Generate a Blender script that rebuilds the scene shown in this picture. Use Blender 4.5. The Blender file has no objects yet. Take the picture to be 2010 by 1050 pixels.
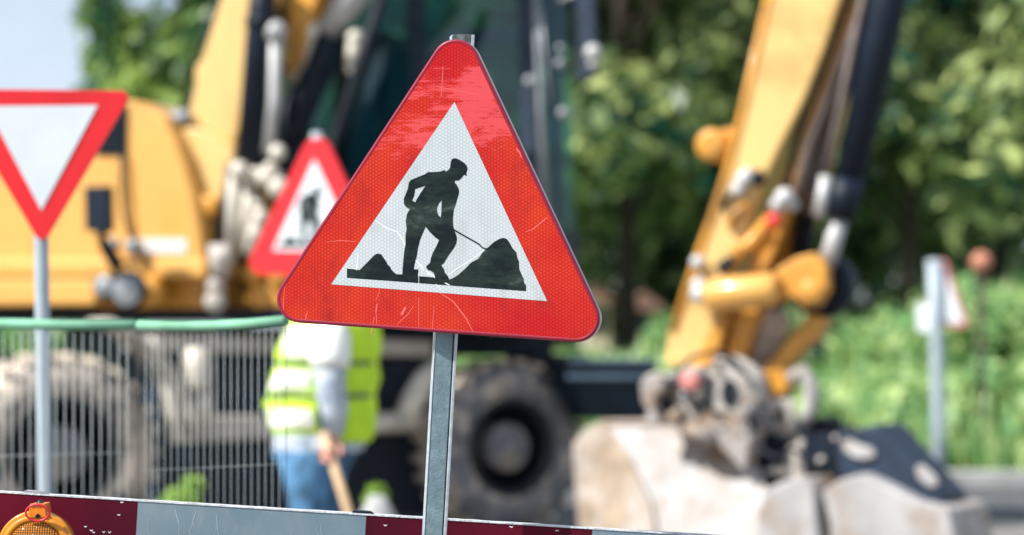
import bpy, bmesh, math, random
from mathutils import Vector, Matrix
from mathutils.geometry import tessellate_polygon
R = math.radians
scn = bpy.context.scene
COL = scn.collection
F = 85 / 36 * 2010
EYE = Vector((0, 0, 1.43))

# ------------------------------------------------------------ camera maths
def ray(px, py): return Vector(((px - 1005) / F, 1, -(py - 640) / F))
def P(px, py, d): return EYE + ray(px, py) * d
class Plane:
    """vertical plane through a point; n faces the camera side, pixels land on it, o = metres behind it"""
    def __init__(s, org, n): s.org = org; s.n = n.normalized()
    def __call__(s, px, py, o=0.0):
        q = s.org - s.n * o
        r = ray(px, py)
        t = (q - EYE).dot(s.n) / r.dot(s.n)
        return EYE + r * t

# ------------------------------------------------------------ materials
MATS = {}
def new_mat(name):
    m = bpy.data.materials.new(name); m.use_nodes = True
    nt = m.node_tree; b = nt.nodes['Principled BSDF']
    MATS[name] = m
    return m, nt, b
def noise(nt, scale, detail=4, rough=.6, vec=None, stretch=None):
    n = nt.nodes.new('ShaderNodeTexNoise'); n.inputs['Scale'].default_value = scale
    n.inputs['Detail'].default_value = detail; n.inputs['Roughness'].default_value = rough
    if vec is None:
        tc = nt.nodes.new('ShaderNodeTexCoord'); vec = tc.outputs['Object']
    if stretch:
        mp = nt.nodes.new('ShaderNodeMapping'); mp.inputs['Scale'].default_value = stretch
        nt.links.new(vec, mp.inputs[0]); vec = mp.outputs[0]
    nt.links.new(vec, n.inputs['Vector'])
    return n
def ramp(nt, src, stops):
    r = nt.nodes.new('ShaderNodeValToRGB'); e = r.color_ramp.elements
    while len(e) < len(stops): e.new(.5)
    for k, (p, c) in enumerate(stops):
        e[k].position = p; e[k].color = (c, c, c, 1) if not hasattr(c, '__len__') else (*c, 1)
    nt.links.new(src, r.inputs[0]); return r
def mixc(nt, fac, a, b):
    m = nt.nodes.new('ShaderNodeMix'); m.data_type = 'RGBA'
    for s, v in ((0, fac), (6, a), (7, b)):
        if hasattr(v, 'is_output') or hasattr(v, 'links'): nt.links.new(v, m.inputs[s])
        elif s == 0: m.inputs[0].default_value = v
        else: m.inputs[s].default_value = (*v, 1)
    return m.outputs[2]
def math_n(nt, op, a, b=None):
    m = nt.nodes.new('ShaderNodeMath'); m.operation = op
    for s, v in ((0, a), (1, b)):
        if v is None: continue
        if hasattr(v, 'links'): nt.links.new(v, m.inputs[s])
        else: m.inputs[s].default_value = v
    return m.outputs[0]
def simple(name, col, rough=.5, metal=0, var=.25, vscale=6, bump=0, bscale=60, dirt=None, dlevel=.5, coat=0, spec=None):
    m, nt, b = new_mat(name)
    n = noise(nt, vscale)
    r = ramp(nt, n.outputs['Fac'], [(.3, 0), (.7, 1)])
    out = mixc(nt, r.outputs[0], tuple(c * (1 - var) for c in col), tuple(min(1, c * (1 + var)) for c in col))
    if dirt:
        n2 = noise(nt, vscale * .7, 8, .7)
        r2 = ramp(nt, n2.outputs['Fac'], [(dlevel - .06, 0), (dlevel + .1, 1)])
        out = mixc(nt, r2.outputs[0], out, dirt)
    nt.links.new(out, b.inputs['Base Color'])
    b.inputs['Roughness'].default_value = rough; b.inputs['Metallic'].default_value = metal
    if spec is not None: b.inputs['Specular IOR Level'].default_value = spec
    if coat: b.inputs['Coat Weight'].default_value = coat; b.inputs['Coat Roughness'].default_value = .1
    if bump:
        n3 = noise(nt, bscale, 6)
        bp = nt.nodes.new('ShaderNodeBump'); bp.inputs['Strength'].default_value = bump; bp.inputs['Distance'].default_value = .02
        nt.links.new(n3.outputs['Fac'], bp.inputs['Height']); nt.links.new(bp.outputs[0], b.inputs['Normal'])
    return m

def honeycomb(nt, pitch):
    """hexagonal cell pattern of prismatic sheeting in object x-z, 0..1"""
    tc = nt.nodes.new('ShaderNodeTexCoord'); outs = []
    for a in (0, 60, 120):
        d = nt.nodes.new('ShaderNodeVectorMath'); d.operation = 'DOT_PRODUCT'
        k = 2 * math.pi / pitch
        d.inputs[1].default_value = (math.cos(R(a)) * k, 0, math.sin(R(a)) * k)
        nt.links.new(tc.outputs['Object'], d.inputs[0])
        outs.append(math_n(nt, 'COSINE', d.outputs['Value']))
    s = math_n(nt, 'ADD', math_n(nt, 'ADD', outs[0], outs[1]), outs[2])
    return ramp(nt, math_n(nt, 'MULTIPLY_ADD' if False else 'MULTIPLY', math_n(nt, 'ADD', s, 1.5), .222), [(.12, 0), (.45, 1)]).outputs[0]

def sheeting(name, col, alt, pitch, hc=.8, refl_patch=None, rough=.3, varlo=.42, varhi=.68, grime=None, coat=.5, stretch=(1, 1, 1), vscale=4):
    m, nt, b = new_mat(name)
    n = noise(nt, vscale, 6, .6, stretch=stretch)
    r = ramp(nt, n.outputs['Fac'], [(varlo, 0), (varhi, 1)])
    c = mixc(nt, r.outputs[0], col, alt)
    if grime:
        g = noise(nt, 14, 8, .75, stretch=(1, 1, .5)); gr = ramp(nt, g.outputs['Fac'], [(.5, 0), (.75, 1)])
        c = mixc(nt, gr.outputs[0], c, grime)
    h = honeycomb(nt, pitch)
    hm = mixc(nt, h, (hc, hc, hc), (1, 1, 1))
    mm = nt.nodes.new('ShaderNodeMix'); mm.data_type = 'RGBA'; mm.blend_type = 'MULTIPLY'; mm.inputs[0].default_value = 1
    nt.links.new(c, mm.inputs[6]); nt.links.new(hm, mm.inputs[7]); c = mm.outputs[2]
    if refl_patch:                         # reflected sky painted in: pale streaks in a band of heights (object z)
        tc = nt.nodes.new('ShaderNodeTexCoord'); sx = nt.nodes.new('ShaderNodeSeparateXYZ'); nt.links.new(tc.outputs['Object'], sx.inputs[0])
        zlo, zmid, zhi, refl_col = refl_patch
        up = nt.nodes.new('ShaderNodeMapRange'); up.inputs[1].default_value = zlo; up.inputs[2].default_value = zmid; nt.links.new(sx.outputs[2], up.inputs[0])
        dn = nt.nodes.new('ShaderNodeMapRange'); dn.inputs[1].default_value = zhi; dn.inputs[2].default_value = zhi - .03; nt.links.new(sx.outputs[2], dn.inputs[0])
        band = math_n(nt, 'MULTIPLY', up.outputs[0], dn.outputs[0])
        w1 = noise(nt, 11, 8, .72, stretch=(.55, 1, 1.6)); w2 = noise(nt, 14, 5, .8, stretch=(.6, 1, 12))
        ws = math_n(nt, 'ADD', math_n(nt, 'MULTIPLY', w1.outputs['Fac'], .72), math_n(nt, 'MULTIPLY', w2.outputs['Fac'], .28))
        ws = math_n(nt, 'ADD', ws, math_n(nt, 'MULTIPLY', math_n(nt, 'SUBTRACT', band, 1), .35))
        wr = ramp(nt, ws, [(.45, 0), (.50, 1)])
        c = mixc(nt, math_n(nt, 'MULTIPLY', wr.outputs[0], .68), c, refl_col)
    nt.links.new(c, b.inputs['Base Color'])
    b.inputs['Roughness'].default_value = rough; b.inputs['Coat Weight'].default_value = coat; b.inputs['Coat Roughness'].default_value = .08
    if name == 'sign_red': b.inputs['Coat Weight'].default_value = .2; b.inputs['Specular IOR Level'].default_value = .3
    if name == 'board_red': b.inputs['Specular IOR Level'].default_value = .15
    return m

sheeting('sign_red', (.53, .006, .010), (.66, .042, .012), .0066, .60, grime=(.36, .012, .014), refl_patch=(1.73, 1.84, 2.015, (.68, .085, .10)), varlo=.40, varhi=.66, vscale=3.2)
sheeting('sign_white', (.49, .54, .57), (.56, .60, .62), .0066, .8, rough=.35, grime=(.40, .44, .45))
simple('sign_rim', (.24, .003, .025), .4, coat=.1, var=.15)
simple('sign_edge_metal', (.62, .45, .52), .35, .3, var=.1)
m, nt, b = new_mat('sign_black')
n = noise(nt, 9, 8, .72, stretch=(1, 1, 2.4)); r = ramp(nt, n.outputs['Fac'], [(.44, (.005, .011, .014)), (.58, (.018, .030, .026)), (.70, (.06, .085, .08))])  # green-grey streaks are reflected greenery painted into the black
nt.links.new(r.outputs[0], b.inputs['Base Color']); b.inputs['Roughness'].default_value = .25; b.inputs['Specular IOR Level'].default_value = .3
simple('scratch', (.70, .72, .74), .5, var=.1)
simple('scratch_red', (.85, .25, .2), .4, var=.2)
simple('sign_scrape_red', (.80, .13, .11), .4, var=.2)
sheeting('board_grey', (.15, .225, .275), (.20, .275, .32), .005, .86, rough=.4, grime=(.25, .30, .33), coat=.2)
sheeting('board_red', (.045, .002, .012), (.12, .002, .016), .005, .85, rough=.6, coat=.0, vscale=1.4, varlo=.4, varhi=.6)
simple('board_chip', (.75, .75, .78), .5)
simple('board_edge', (.62, .64, .68), .45, var=.25, vscale=30, bump=.4, bscale=120)
simple('galvanised', (.22, .31, .35), .55, .35, var=.22, vscale=45, bump=.15, bscale=200)
simple('galvanised_light', (.50, .55, .60), .45, .4, var=.2, vscale=50)
simple('galvanised_cap', (.14, .16, .17), .6, .1, var=.8, vscale=40)
simple('plain_red', (.80, .022, .03), .35, var=.12, vscale=3)
simple('faded_red', (.55, .16, .15), .6)
simple('plain_white', (.72, .77, .82), .4, var=.06)
simple('post_grey', (.40, .47, .52), .5, .1, var=.1)
simple('rubber_base', (.03, .03, .032), .8)
simple('lamp_housing', (.72, .25, .01), .3, coat=.5, var=.2, vscale=30)
simple('lamp_clamp', (.70, .20, .012), .35, var=.2, vscale=40)
simple('ring_red', (.72, .02, .05), .35)
simple('screw_dark', (.03, .035, .05), .4, .6)
simple('battery_yellow', (.75, .50, .02), .5)
def lens_mat():
    m, nt, b = new_mat('lamp_lens')
    tc = nt.nodes.new('ShaderNodeTexCoord'); sx = nt.nodes.new('ShaderNodeSeparateXYZ'); nt.links.new(tc.outputs['Object'], sx.inputs[0])
    k = 2 * math.pi / .0052
    a = math_n(nt, 'COSINE', math_n(nt, 'MULTIPLY', sx.outputs[0], k)); c = math_n(nt, 'COSINE', math_n(nt, 'MULTIPLY', sx.outputs[2], k))
    s = math_n(nt, 'ADD', a, c)
    r = ramp(nt, math_n(nt, 'MULTIPLY', math_n(nt, 'ADD', s, 2), .25), [(.3, (.30, .075, .004)), (.75, (.80, .32, .02))])
    nt.links.new(r.outputs[0], b.inputs['Base Color']); b.inputs['Roughness'].default_value = .15
    bp = nt.nodes.new('ShaderNodeBump'); bp.inputs['Distance'].default_value = .002; nt.links.new(s, bp.inputs['Height']); nt.links.new(bp.outputs[0], b.inputs['Normal'])
    b.inputs['Coat Weight'].default_value = .6
lens_mat()
# excavator
Y1 = (.73, .38, .09)
simple('yellow_paint', Y1, .38, var=.06, vscale=2, dirt=(.50, .30, .11), dlevel=.60, coat=.35)
simple('yellow_worn_shaded', (.66, .30, .04), .45, var=.18, vscale=5, dirt=(.30, .16, .05), dlevel=.58, coat=.2)  # worn paint; its darker orange also paints the shaded undersides
simple('yellow_pale', (.74, .49, .18), .4, var=.10, vscale=2, coat=.3, dirt=(.52, .29, .08), dlevel=.60)
simple('black_paint', (.006, .012, .024), .5, var=.3, coat=0, spec=.25)
simple('black_rubber', (.010, .014, .022), .6, spec=.25)
simple('dark_frame', (.008, .018, .030), .55, var=.4, spec=.25)
simple('grey_steel', (.26, .28, .30), .5, .2, var=.3)
simple('chrome', (.50, .50, .50), .5, .2, var=.2)
simple('pale_fitting', (.60, .55, .47), .5, .1, var=.3, vscale=9)
simple('dusty_chassis', (.42, .38, .34), .8, var=.2, vscale=5, dirt=(.52, .47, .41), dlevel=.45)
simple('dusty_bucket', (.40, .385, .385), .7, var=.22, vscale=2.5, dirt=(.27, .19, .13), dlevel=.50, bump=.15, bscale=12)
simple('bucket_tan', (.34, .26, .19), .75, var=.3, vscale=4, dirt=(.44, .40, .37), dlevel=.52)
simple('dusty_steel', (.48, .44, .40), .65, var=.3, vscale=7, dirt=(.24, .15, .10), dlevel=.56, bump=.4, bscale=20)
simple('blue_steel', (.022, .036, .062), .5, .0, var=.3, spec=.3)
simple('fender_top', (.26, .36, .46), .5, var=.15)
simple('letter_white', (.82, .82, .82), .4, var=.05)
simple('red_dot', (.75, .05, .04), .4)
simple('hose_brown', (.13, .10, .09), .6, var=.3)
simple('pink_dot', (.62, .22, .20), .6)
def tyre_mat(name, mudlev, rub=(.025, .03, .04)):
    simple(name, rub, .8, var=.3, vscale=7, dirt=(.60, .51, .42), dlevel=mudlev, bump=.4, bscale=40)
tyre_mat('tyre_muddy', .40); tyre_mat('tyre_side', .53, (.13, .135, .155)); tyre_mat('tyre_side_rear', .44, (.03, .035, .045))
simple('rim_dark', (.006, .008, .014), .5)
simple('hub_grey', (.20, .20, .22), .6, var=.3, vscale=10, dirt=(.36, .31, .26), dlevel=.56)
def glass_mat(name, tint, refl=.12):
    m, nt, b = new_mat(name); nt.nodes.remove(b)
    t = nt.nodes.new('ShaderNodeBsdfTransparent'); t.inputs[0].default_value = (*tint, 1)
    g = nt.nodes.new('ShaderNodeBsdfGlossy'); g.inputs['Roughness'].default_value = .03
    mx = nt.nodes.new('ShaderNodeMixShader'); mx.inputs[0].default_value = refl
    nt.links.new(t.outputs[0], mx.inputs[1]); nt.links.new(g.outputs[0], mx.inputs[2])
    nt.links.new(mx.outputs[0], nt.nodes['Material Output'].inputs[0])
glass_mat('cab_glass', (.55, .82, .84), .05); glass_mat('clear_glass', (.3, .35, .38), .2)
# fence
simple('fence_green', (.20, .45, .30), .9, var=.3, vscale=3)
simple('fence_wire', (.40, .45, .45), .45, .2, var=.1)
# worker
simple('skin', (.62, .30, .22), .5, var=.12, vscale=30)
simple('vest_lime', (.55, .82, .02), .6, var=.12, vscale=10)
simple('vest_reflective', (.88, .88, .82), .4, var=.06, vscale=10)
simple('vest_fold_shade', (.05, .09, .10), .7)
simple('denim', (.06, .17, .31), .85, var=.75, vscale=11, bump=.3, bscale=30)  # strong light-dark noise paints fold shading into the jeans
simple('shirt_blue', (.26, .33, .42), .8, var=.5, vscale=16, dirt=(.62, .66, .72), dlevel=.5)
simple('helmet_white', (.75, .75, .72), .35)
simple('boot', (.06, .04, .03), .6)
simple('wood_handle', (.62, .42, .24), .6, var=.15, vscale=20)
# setting
simple('asphalt', (.085, .09, .10), .9, var=.25, vscale=3, bump=.5, bscale=80, dirt=(.13, .125, .12), dlevel=.55)
simple('gravel_ground', (.20, .19, .175), .95, var=.35, vscale=6, bump=.6, bscale=30)
simple('kerb_stone', (.40, .39, .38), .85, var=.2)
simple('soil_grass', (.12, .24, .07), .9, var=.4, vscale=2)
simple('bark', (.05, .038, .028), .9, var=.4, vscale=8, bump=.6, bscale=20)
simple('wall_cream', (.60, .52, .42), .85, var=.1)
simple('roof_tile', (.28, .16, .12), .8, var=.2)
simple('window_dark', (.02, .03, .04), .15)
simple('van_white', (.72, .76, .82), .35, coat=.5, var=.05)
simple('orange_lamp', (.55, .22, .13), .5)
simple('sand', (.40, .40, .40), .95, var=.2, bump=.5, bscale=30)
def leaf(name, dark, light, tr=.3, scale=.9, rough=.42):
    m, nt, b = new_mat(name)
    tc = nt.nodes.new('ShaderNodeTexCoord')
    gi = nt.nodes.new('ShaderNodeNewGeometry')
    n = noise(nt, scale, 3)
    s = math_n(nt, 'ADD', math_n(nt, 'MULTIPLY', n.outputs['Fac'], .8), math_n(nt, 'MULTIPLY', gi.outputs['Random Per Island'], .35))
    r = ramp(nt, s, [(.44, dark), (.74, light)])
    nt.links.new(r.outputs[0], b.inputs['Base Color']); b.inputs['Roughness'].default_value = rough
    t = nt.nodes.new('ShaderNodeBsdfTranslucent'); nt.links.new(r.outputs[0], t.inputs[0])
    mx = nt.nodes.new('ShaderNodeMixShader'); mx.inputs[0].default_value = tr
    nt.links.new(b.outputs[0], mx.inputs[1]); nt.links.new(t.outputs[0], mx.inputs[2])
    nt.links.new(mx.outputs[0], nt.nodes['Material Output'].inputs[0])
leaf('leaf_dark', (.010, .075, .065), (.55, .66, .26), .3, .5, .2)  # teal shadow and sunlit patches are put into the crown colours
leaf('leaf_mid', (.014, .085, .06), (.60, .68, .26), .3, .45, .2)
leaf('leaf_light', (.03, .11, .05), (.38, .50, .12), .3, .9, .3)
leaf('weed', (.16, .36, .13), (.60, .72, .30), .35, 1.2)
leaf('weed_bright', (.26, .46, .05), (.48, .66, .14), .4, 6)

# ------------------------------------------------------------ mesh builder
class B:
    def __init__(s): s.v = []; s.f = []; s.sm = []; s.mi = []; s.slot = 0
    def add(s, vs, fs, smooth=False):
        o = len(s.v); s.v += [Vector(v) for v in vs]
        for f in fs: s.f.append([i + o for i in f]); s.sm.append(smooth); s.mi.append(s.slot)
        return s
    def poly(s, loops):                      # flat tessellated polygon with holes
        tris = tessellate_polygon(loops); vs = [p for l in loops for p in l]
        return s.add(vs, tris)
    def prism(s, front, back):
        n = len(front); t = tessellate_polygon([front])
        vs = list(front) + list(back)
        fs = [tuple(x) for x in t] + [(a + n, c + n, b + n) for a, b, c in t] + [(i, (i + 1) % n, (i + 1) % n + n, i + n) for i in range(n)]
        return s.add(vs, fs)
    def slab(s, pl, pts, o0, o1, scale=None):     # pixel outline on a plane, extruded straight back in the world
        fr = [pl(x, y, o0) for x, y in pts]
        return s.prism(fr, [p - pl.n * (o1 - o0) for p in fr])
    def box(s, c, ax, ay, az):               # centre and three half axes
        c = Vector(c); q = []
        for i in (-1, 1):
            for j in (-1, 1):
                for k in (-1, 1): q.append(c + Vector(ax) * i + Vector(ay) * j + Vector(az) * k)
        return s.add(q, [(0, 1, 3, 2), (4, 6, 7, 5), (0, 4, 5, 1), (2, 3, 7, 6), (0, 2, 6, 4), (1, 5, 7, 3)])
    def tube(s, pts, rad, seg=14, cap=True, smooth=True, flat=1.0):
        pts = [Vector(p) for p in pts]
        if not hasattr(rad, '__len__'): rad = [rad] * len(pts)
        rings = []; up = None
        for i, p in enumerate(pts):
            d = (pts[min(i + 1, len(pts) - 1)] - pts[max(i - 1, 0)]).normalized()
            if up is None: up = Vector((0, 0, 1)) if abs(d.z) < .9 else Vector((0, 1, 0))
            a = d.cross(up).normalized(); b = a.cross(d).normalized(); up = b
            rings.append([p + a * math.cos(2 * math.pi * k / seg) * rad[i] + b * math.sin(2 * math.pi * k / seg) * rad[i] * flat for k in range(seg)])
        vs = [q for r_ in rings for q in r_]; fs = []
        for i in range(len(pts) - 1):
            for k in range(seg):
                k2 = (k + 1) % seg; fs.append((i * seg + k, i * seg + k2, (i + 1) * seg + k2, (i + 1) * seg + k))
        s.add(vs, fs, smooth)
        if cap: s.add(rings[0], [tuple(range(seg))]); s.add(rings[-1], [tuple(range(seg))])
        return s
    def ball(s, c, r, seg=16, rings=10):
        c = Vector(c); r = Vector((r, r, r)) if not hasattr(r, '__len__') else Vector(r)
        vs = []; fs = []
        for i in range(rings + 1):
            th = math.pi * i / rings
            for k in range(seg):
                ph = 2 * math.pi * k / seg
                vs.append(c + Vector((r.x * math.sin(th) * math.cos(ph), r.y * math.sin(th) * math.sin(ph), r.z * math.cos(th))))
        for i in range(rings):
            for k in range(seg): fs.append((i * seg + k, i * seg + (k + 1) % seg, (i + 1) * seg + (k + 1) % seg, (i + 1) * seg + k))
        return s.add(vs, fs, True)
    def lathe(s, c, axis, prof, seg=48, smooth=True):    # prof: (offset along axis, radius)
        c = Vector(c); ax = Vector(axis).normalized()
        a = ax.cross(Vector((0, 0, 1))).normalized() if abs(ax.z) < .9 else Vector((1, 0, 0)); b = ax.cross(a).normalized()
        vs = [c + ax * h + (a * math.cos(2 * math.pi * k / seg) + b * math.sin(2 * math.pi * k / seg)) * r for h, r in prof for k in range(seg)]
        fs = [(i * seg + k, i * seg + (k + 1) % seg, (i + 1) * seg + (k + 1) % seg, (i + 1) * seg + k) for i in range(len(prof) - 1) for k in range(seg)]
        return s.add(vs, fs, smooth)
    def loft(s, rings, cap=True):
        n = len(rings[0]); vs = [p for r_ in rings for p in r_]
        fs = [(i * n + k, i * n + (k + 1) % n, (i + 1) * n + (k + 1) % n, (i + 1) * n + k) for i in range(len(rings) - 1) for k in range(n)]
        s.add(vs, fs, True)
        if cap: s.add(rings[0], [tuple(range(n))]); s.add(rings[-1], [tuple(range(n))])
        return s
    def build(s, name, mats, parent=None, org=None, bevel=0, fix=True):
        if isinstance(mats, str): mats = [mats]
        base = Vector((0, 0, 0))
        if parent is not None: base = abs_loc(parent)
        org = base if org is None else Vector(org)
        me = bpy.data.meshes.new(name)
        me.from_pydata([v - org for v in s.v], [], s.f)
        for p, sm, mi in zip(me.polygons, s.sm, s.mi): p.use_smooth = sm; p.material_index = mi
        for m in mats: me.materials.append(MATS[m])
        if fix:
            bm = bmesh.new(); bm.from_mesh(me); bmesh.ops.remove_doubles(bm, verts=bm.verts, dist=1e-5)
            bmesh.ops.recalc_face_normals(bm, faces=bm.faces); bm.to_mesh(me); bm.free()
        o = bpy.data.objects.new(name, me); COL.objects.link(o)
        o.parent = parent; o.location = org - base
        if bevel:
            bv = o.modifiers.new('bevel', 'BEVEL'); bv.width = bevel; bv.segments = 3; bv.limit_method = 'ANGLE'; bv.angle_limit = R(35)
        return o
def abs_loc(o):
    v = Vector(o.location)
    while o.parent: o = o.parent; v += Vector(o.location)
    return v
def tag(o, label=None, cat=None, group=None, kind=None):
    for k, v in (('label', label), ('category', cat), ('group', group), ('kind', kind)):
        if v: o[k] = v
    return o
def thing(name, loc, label, cat, group=None):
    o = bpy.data.objects.new(name, None); COL.objects.link(o); o.location = loc; o.empty_display_size = .2
    return tag(o, label, cat, group)

# ------------------------------------------------------------ world, sun, camera
SUN_AZ = Vector((-.88, -.47, 0)).normalized(); EL = R(46)
w = bpy.data.worlds.new('World'); scn.world = w; w.use_nodes = True
nt = w.node_tree; bg = nt.nodes['Background']
sky = nt.nodes.new('ShaderNodeTexSky'); sky.sky_type = 'NISHITA'; sky.sun_disc = False
sky.sun_elevation = EL; sky.sun_rotation = math.atan2(SUN_AZ.x, SUN_AZ.y)
sky.air_density = 1.0; sky.dust_density = 1.2; sky.ozone_density = 2.0
wtc = nt.nodes.new('ShaderNodeTexCoord'); wn = noise(nt, 2.2, 6, .55, wtc.outputs['Generated'], (1, 1, 3))
wr = ramp(nt, wn.outputs['Fac'], [(.34, .15), (.60, .95)])
nt.links.new(mixc(nt, wr.outputs[0], sky.outputs[0], (6.6, 7.6, 9.0)), bg.inputs[0]); bg.inputs[1].default_value = .08
sl = bpy.data.lights.new('sun', 'SUN'); sl.energy = 4.9; sl.angle = R(.5); sl.color = (1, .97, .91)
so = bpy.data.objects.new('sun', sl); COL.objects.link(so)
sd = Vector((SUN_AZ.x * math.cos(EL), SUN_AZ.y * math.cos(EL), math.sin(EL)))
so.rotation_euler = sd.to_track_quat('Z', 'Y').to_euler(); so.location = sd * 30
cam = bpy.data.cameras.new('camera'); co = bpy.data.objects.new('camera', cam); COL.objects.link(co)
co.location = EYE; co.rotation_euler = (R(90), 0, 0)
cam.lens = 85; cam.sensor_width = 36; cam.shift_y = 115 / 2010; cam.clip_end = 2000
cam.dof.use_dof = True; cam.dof.focus_distance = 5.22; cam.dof.aperture_fstop = 1.85; cam.dof.aperture_blades = 0
scn.camera = co
vs_ = scn.view_settings; vs_.view_transform = 'Standard'; vs_.look = 'None'; vs_.exposure = 0.6; vs_.gamma = 1
scn.cycles.max_bounces = 6; scn.cycles.transparent_max_bounces = 12

# ------------------------------------------------------------ the ground, road, bank
def grid(x0, x1, y0, y1, nx, ny, h):
    b = B(); vs = []; fs = []
    for j in range(ny + 1):
        for i in range(nx + 1):
            x = x0 + (x1 - x0) * i / nx; y = y0 + (y1 - y0) * j / ny; vs.append((x, y, h(x, y)))
    for j in range(ny):
        for i in range(nx):
            a = j * (nx + 1) + i; fs.append((a, a + 1, a + nx + 2, a + nx + 1))
    return b.add(vs, fs, True)
tag(grid(-600, 600, -300, 1500, 4, 4, lambda x, y: -.004).build('ground', 'gravel_ground'), kind='structure')
tag(grid(-200, 200, 17.8, 21.6, 2, 1, lambda x, y: .002).build('road', 'asphalt'), kind='structure')
tag(grid(-60, 60, -3, 17.79, 2, 1, lambda x, y: .002).build('work_area', 'gravel_ground'), kind='structure')
b = B(); b.box((0, 21.72, .055), (200, 0, 0), (0, .11, 0), (0, 0, .075)); tag(b.build('kerb', 'kerb_stone', bevel=.015), kind='structure')
def bank_h(x, y):
    t = max(0, min(1, (y - 22.3) / 11)); t = t * t * (3 - 2 * t)
    side = .72 + .45 * max(0, min(1, (x - 4.0) / 3))
    return .02 + t * 1.25 * side + .10 * math.sin(x * 1.3) * math.sin(y * .9) * t
tag(grid(-60, 70, 21.84, 90, 130, 60, bank_h).build('grass_bank', 'soil_grass'), kind='structure')

rnd = random.Random(4)
def blades(n, xr, yr, h0, h1, mat, name, seed, wid=.05, hf=None):
    r = random.Random(seed); vs = []; fs = []
    for _ in range(n):
        x = r.uniform(*xr); y = r.uniform(*yr); z = bank_h(x, y)
        cl = .5 + .5 * math.sin(x * 2.1 + math.sin(y * 1.7) * 2) * math.sin(y * 1.9 + x)
        h = (h0 + (h1 - h0) * r.random()) * (.45 + .8 * cl) * (1 if x > 6 else max(.35, 1 - .06 * (y - 22)))
        a = r.uniform(0, 6.28); lean = r.uniform(.1, .5) * h; wd = wid * r.uniform(.6, 1.5)
        dx, dy = math.cos(a), math.sin(a); o = len(vs)
        nx, ny = -dy * wd, dx * wd
        vs += [(x - nx * .4, y - ny * .4, z), (x + nx * .4, y + ny * .4, z), (x + nx + dx * lean * .4, y + ny + dy * lean * .4, z + h * .6),
               (x - nx + dx * lean * .4, y - ny + dy * lean * .4, z + h * .6), (x + dx * lean, y + dy * lean, z + h)]
        fs += [(o, o + 1, o + 2, o + 3), (o + 3, o + 2, o + 4)]
    return tag(B().add(vs, fs).build(name, mat, fix=False), kind='stuff')
blades(26000, (-9, 11), (22.0, 35), .25, .75, 'weed', 'tall_grass', 5)

# leaf clouds
def leafcloud(seed, clumps, n, size, shape=(1, 1, 1)):
    r = random.Random(seed); vs = []; fs = []
    wts = [c[3] ** 2 for c in clumps]
    for _ in range(n):
        cx, cy, cz, cr = r.choices(clumps, wts)[0]
        while True:
            d = Vector((r.gauss(0, 1), r.gauss(0, 1), r.gauss(0, 1)))
            if d.length > .01: break
        d.normalize(); rr = cr * (r.random() ** .4) * (1.12 if r.random() < .15 else 1)
        c = Vector((cx, cy, cz)) + Vector((d.x * shape[0], d.y * shape[1], d.z * shape[2])) * rr
        nrm = (d * 1.0 + Vector((r.gauss(0, .7), r.gauss(0, .7), r.gauss(.3, .7)))).normalized()
        a = nrm.orthogonal().normalized(); bb = nrm.cross(a); th = r.uniform(0, 6.28)
        a, bb = a * math.cos(th) + bb * math.sin(th), bb * math.cos(th) - a * math.sin(th)
        s = size * r.uniform(.6, 1.4); o = len(vs)
        vs += [c - a * s, c + bb * s * .5 - a * .1 * s, c + a * s, c - bb * s * .5 - a * .1 * s]
        fs.append((o, o + 1, o + 2, o + 3))
    return vs, fs
def make_tree(seed, mat, label, height=10, base=2.7, rad=3.4, n=9000, size=.17, nclump=42, name='broadleaf_tree', group='trees beyond the grass bank'):
    r = random.Random(seed); cl = []
    for _ in range(nclump):
        t = r.random(); z = base + (height - base) * t
        rr = rad * (.75 + .35 * math.sin(math.pi * min(1, t * 1.05))) * (1 - .55 * max(0, t - .6) / .4)
        a = r.uniform(0, 6.28); q = rr * math.sqrt(r.uniform(.25, 1))
        cl.append((q * math.cos(a), q * math.sin(a), z, r.uniform(.6, 1.35) * rad / 3.4))
    root = thing(name, (0, 0, 0), label, 'tree', group)
    vs, fs = leafcloud(seed + 1, cl, n, size)
    B().add(vs, fs).build('crown', mat, root, fix=False)
    b = B(); b.tube([(0, 0, -.6), (.05, 0, base * .6), (-.1, .1, height * .45), (.1, 0, height * .8)], [.17, .14, .10, .04], 10)
    for _ in range(9):
        c = r.choice(cl); z0 = r.uniform(base * .5, height * .5)
        b.tube([(0, 0, z0), (c[0] * .5, c[1] * .5, (z0 + c[2]) / 2 + .2), (c[0] * .95, c[1] * .95, c[2])], [.06, .045, .02], 6)
    b.build('trunk', 'bark', root)
    return root
def copy_tree(o, parent=None):
    c = o.copy(); COL.objects.link(c); c.parent = parent
    for ch in list(o.children): copy_tree(ch, c)
    return c
def place(o, px, d, z, rz, s=1.0):
    x = (px - 1005) / F * d
    o.location = (x, d, z); o.rotation_euler.z = rz; o.scale = (s, s, s); return o
tA = make_tree(11, 'leaf_mid', 'tall mid-green tree whose crown fills the gap between the cab and the digger arm', rad=3.0)
tB = make_tree(23, 'leaf_dark', 'dark green tree directly behind the big warning sign and the cab', rad=3.0)
tC = make_tree(37, 'leaf_light', 'sunlit tree at upper left whose branch tips reach into the open sky', base=3.4, rad=2.1, height=9, n=7000)
place(tA, 1230, 36, 1.0, 1.0)
place(tB, 900, 38, 1.0, 2.0)
place(tC, 465, 33, .6, .4)
def tcopy(src, label, *a):
    o = copy_tree(src); o['label'] = label; return place(o, *a)
tcopy(tB, 'dark tree in the shade right behind the yellow digger arm', 1500, 39, 1.0, 4.0)
tcopy(tA, 'bright leafy tree to the right of the black hydraulic cylinder', 1790, 35, .9, 3.0)
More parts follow.
